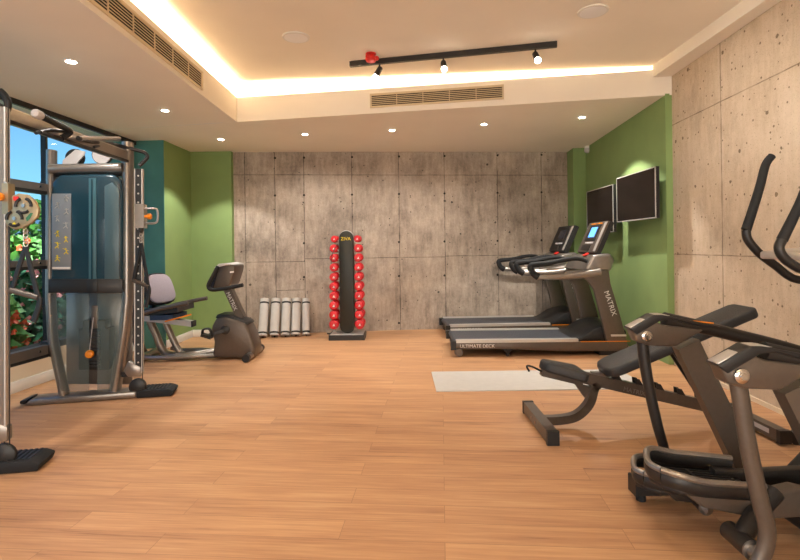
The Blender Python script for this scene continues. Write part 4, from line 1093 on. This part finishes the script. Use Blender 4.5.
# strap handles hanging from the two carriages
def strap(P, h_, w_, lab, dy):
    """P: top hook point"""
    t = thing('strap_handle', P, lab, 'cable handle', 'strap handles on the cable machine')
    c = MB()
    for i in range(4): 
        z = P.z-.012-i*.024
        c.tube([V3(P.x+math.cos(a_)*.009*(1 if i % 2 else .5), P.y+math.cos(a_)*.009*(.5 if i % 2 else 1), z+math.sin(a_)*.016) for a_ in [k*math.pi/5 for k in range(10)]], .0035, 6, closed=True)
    c.build('chain_link', 'silver', t)
    q = P-V3(0, 0, .10)
    MB().tube(smooth([q, q+V3(-w_*.3, 0, -h_*.4), q+V3(-w_*.62, 0, -h_*.86)], 4), .015, 8, up=(0, 1, 0), flat=.5).build('strap', 'black', t)
    MB().tube(smooth([q, q+V3(w_*.2, 0, -h_*.4), q+V3(w_*.5, 0, -h_)], 4), .015, 8, up=(0, 1, 0), flat=.5).build('strap', 'black', t)
    MB().cyl(q+V3(-w_*.66, 0, -h_*.86), q+V3(w_*.52, 0, -h_*1.02), .017, n=14).build('grip', 'graphite', t)
    MB().tube(smooth([q+V3(w_*.5, 0, -h_), q+V3(w_*.56, 0, -h_*1.14), q+V3(w_*.30, 0, -h_*1.5)], 4), .017, 8, up=(0, 1, 0), flat=.5).build('strap_tail', 'black', t)
p = S(25.5, 229, 2.80)
strap(p, .28, .13, 'black strap handle hanging at far left below the gold two-pulley arm', 0)
p = Q1(141, 231, 0)
strap(p, .36, .11, 'black strap handle hanging beside teal shroud, in front of grey bike seat', 0)

# ================================================================== outdoors
GO = .15
ol_ = bpy.data.lights.new('shrub_fill_light', 'AREA'); ol_.shape = 'DISK'; ol_.size = .5; ol_.energy = 320; ol_.color = (1, .97, .92)  # added fill light to brighten the shrubs
oo_ = bpy.data.objects.new('shrub_fill_light', ol_); COL.objects.link(oo_); oo_.location = (-4.0, 5.2, 3.2)
struct(MB().box((-8.0, 7.5, .95), (.15, 14, 2.1)).build('wall_garden', 'poolwall'))
struct(MB().box((-7.6, 6.0, GO-.1), (8.0, 18, .2)).build('ground', 'soil'))
def shrub(loc, r, h, leaf, nl, flower, nf, lab, seed):
    rnd = random.Random(seed)
    t = thing('flowering_shrub', loc, lab, 'shrub', 'shrubs outside the window')
    f = MB(); fl = MB()
    def rp_():
        a_ = rnd.uniform(0, 6.283); rr = r*math.sqrt(rnd.random()); z = h*(.08+.92*rnd.random()**.8)
        k = (1-.45*(z/h)**2)
        return Vector(loc)+V3(rr*math.cos(a_)*k, rr*math.sin(a_)*k, z)
    for _ in range(nl):
        c = rp_(); L = rnd.uniform(.10, .24); d = V3(rnd.uniform(-1, 1), rnd.uniform(-1, 1), rnd.uniform(-.3, 1)).normalized(); s = d.orthogonal().normalized()*L*.22
        n = d.cross(s).normalized()*L*.06
        f.quad(c-d*L/2, c+s+n, c+d*L/2, c-s+n)
    f.build('foliage', leaf, t)
    for _ in range(nf):
        c = rp_()+V3(rnd.uniform(.0, .12), rnd.uniform(-.1, .0), .02); R = rnd.uniform(.03, .06)
        for k in range(5):
            a_ = k*1.2566; d = V3(math.sin(a_), -.3+.4*math.cos(a_), math.cos(a_))
            s = d.cross(V3(.6, -.8, 0)).normalized()
            fl.quad(c, c+d*R*.6+s*R*.4, c+d*R, c+d*R*.6-s*R*.4)
    if nf: fl.build('flowers', flower, t)
    st = MB()
    for i in range(5):
        a_ = i*1.256; st.tube([Vector(loc), Vector(loc)+V3(math.cos(a_)*r*.5, math.sin(a_)*r*.5, h*.7)], [.02, .006], 6)
    st.build('stems', 'soil', t)
sh = [(-3.98, 4.80, .32, .70, 'leaf', 700, 'flowr', 70, 'low green shrub with orange flowers outside the window, at the left edge'),
      (-4.06, 5.52, .36, .95, 'leaf2', 900, 'flowp', 70, 'green shrub with pink flowers outside the window, next to the teal shroud'),
      (-4.85, 6.35, .48, 1.25, 'leaf', 1000, 'flowr', 60, 'middle-height green shrub with red flowers outside, behind the lower ones'),
      (-5.75, 7.5, .75, 1.85, 'leaf', 1300, 'flowp', 30, 'tallest green bush outside the window, farthest back against the sky')]
for i, (x, y, r, h, lf, nl, fl, nf, lab) in enumerate(sh): shrub((x, y, GO), r, h, lf, nl, fl, nf, lab, 20+i)
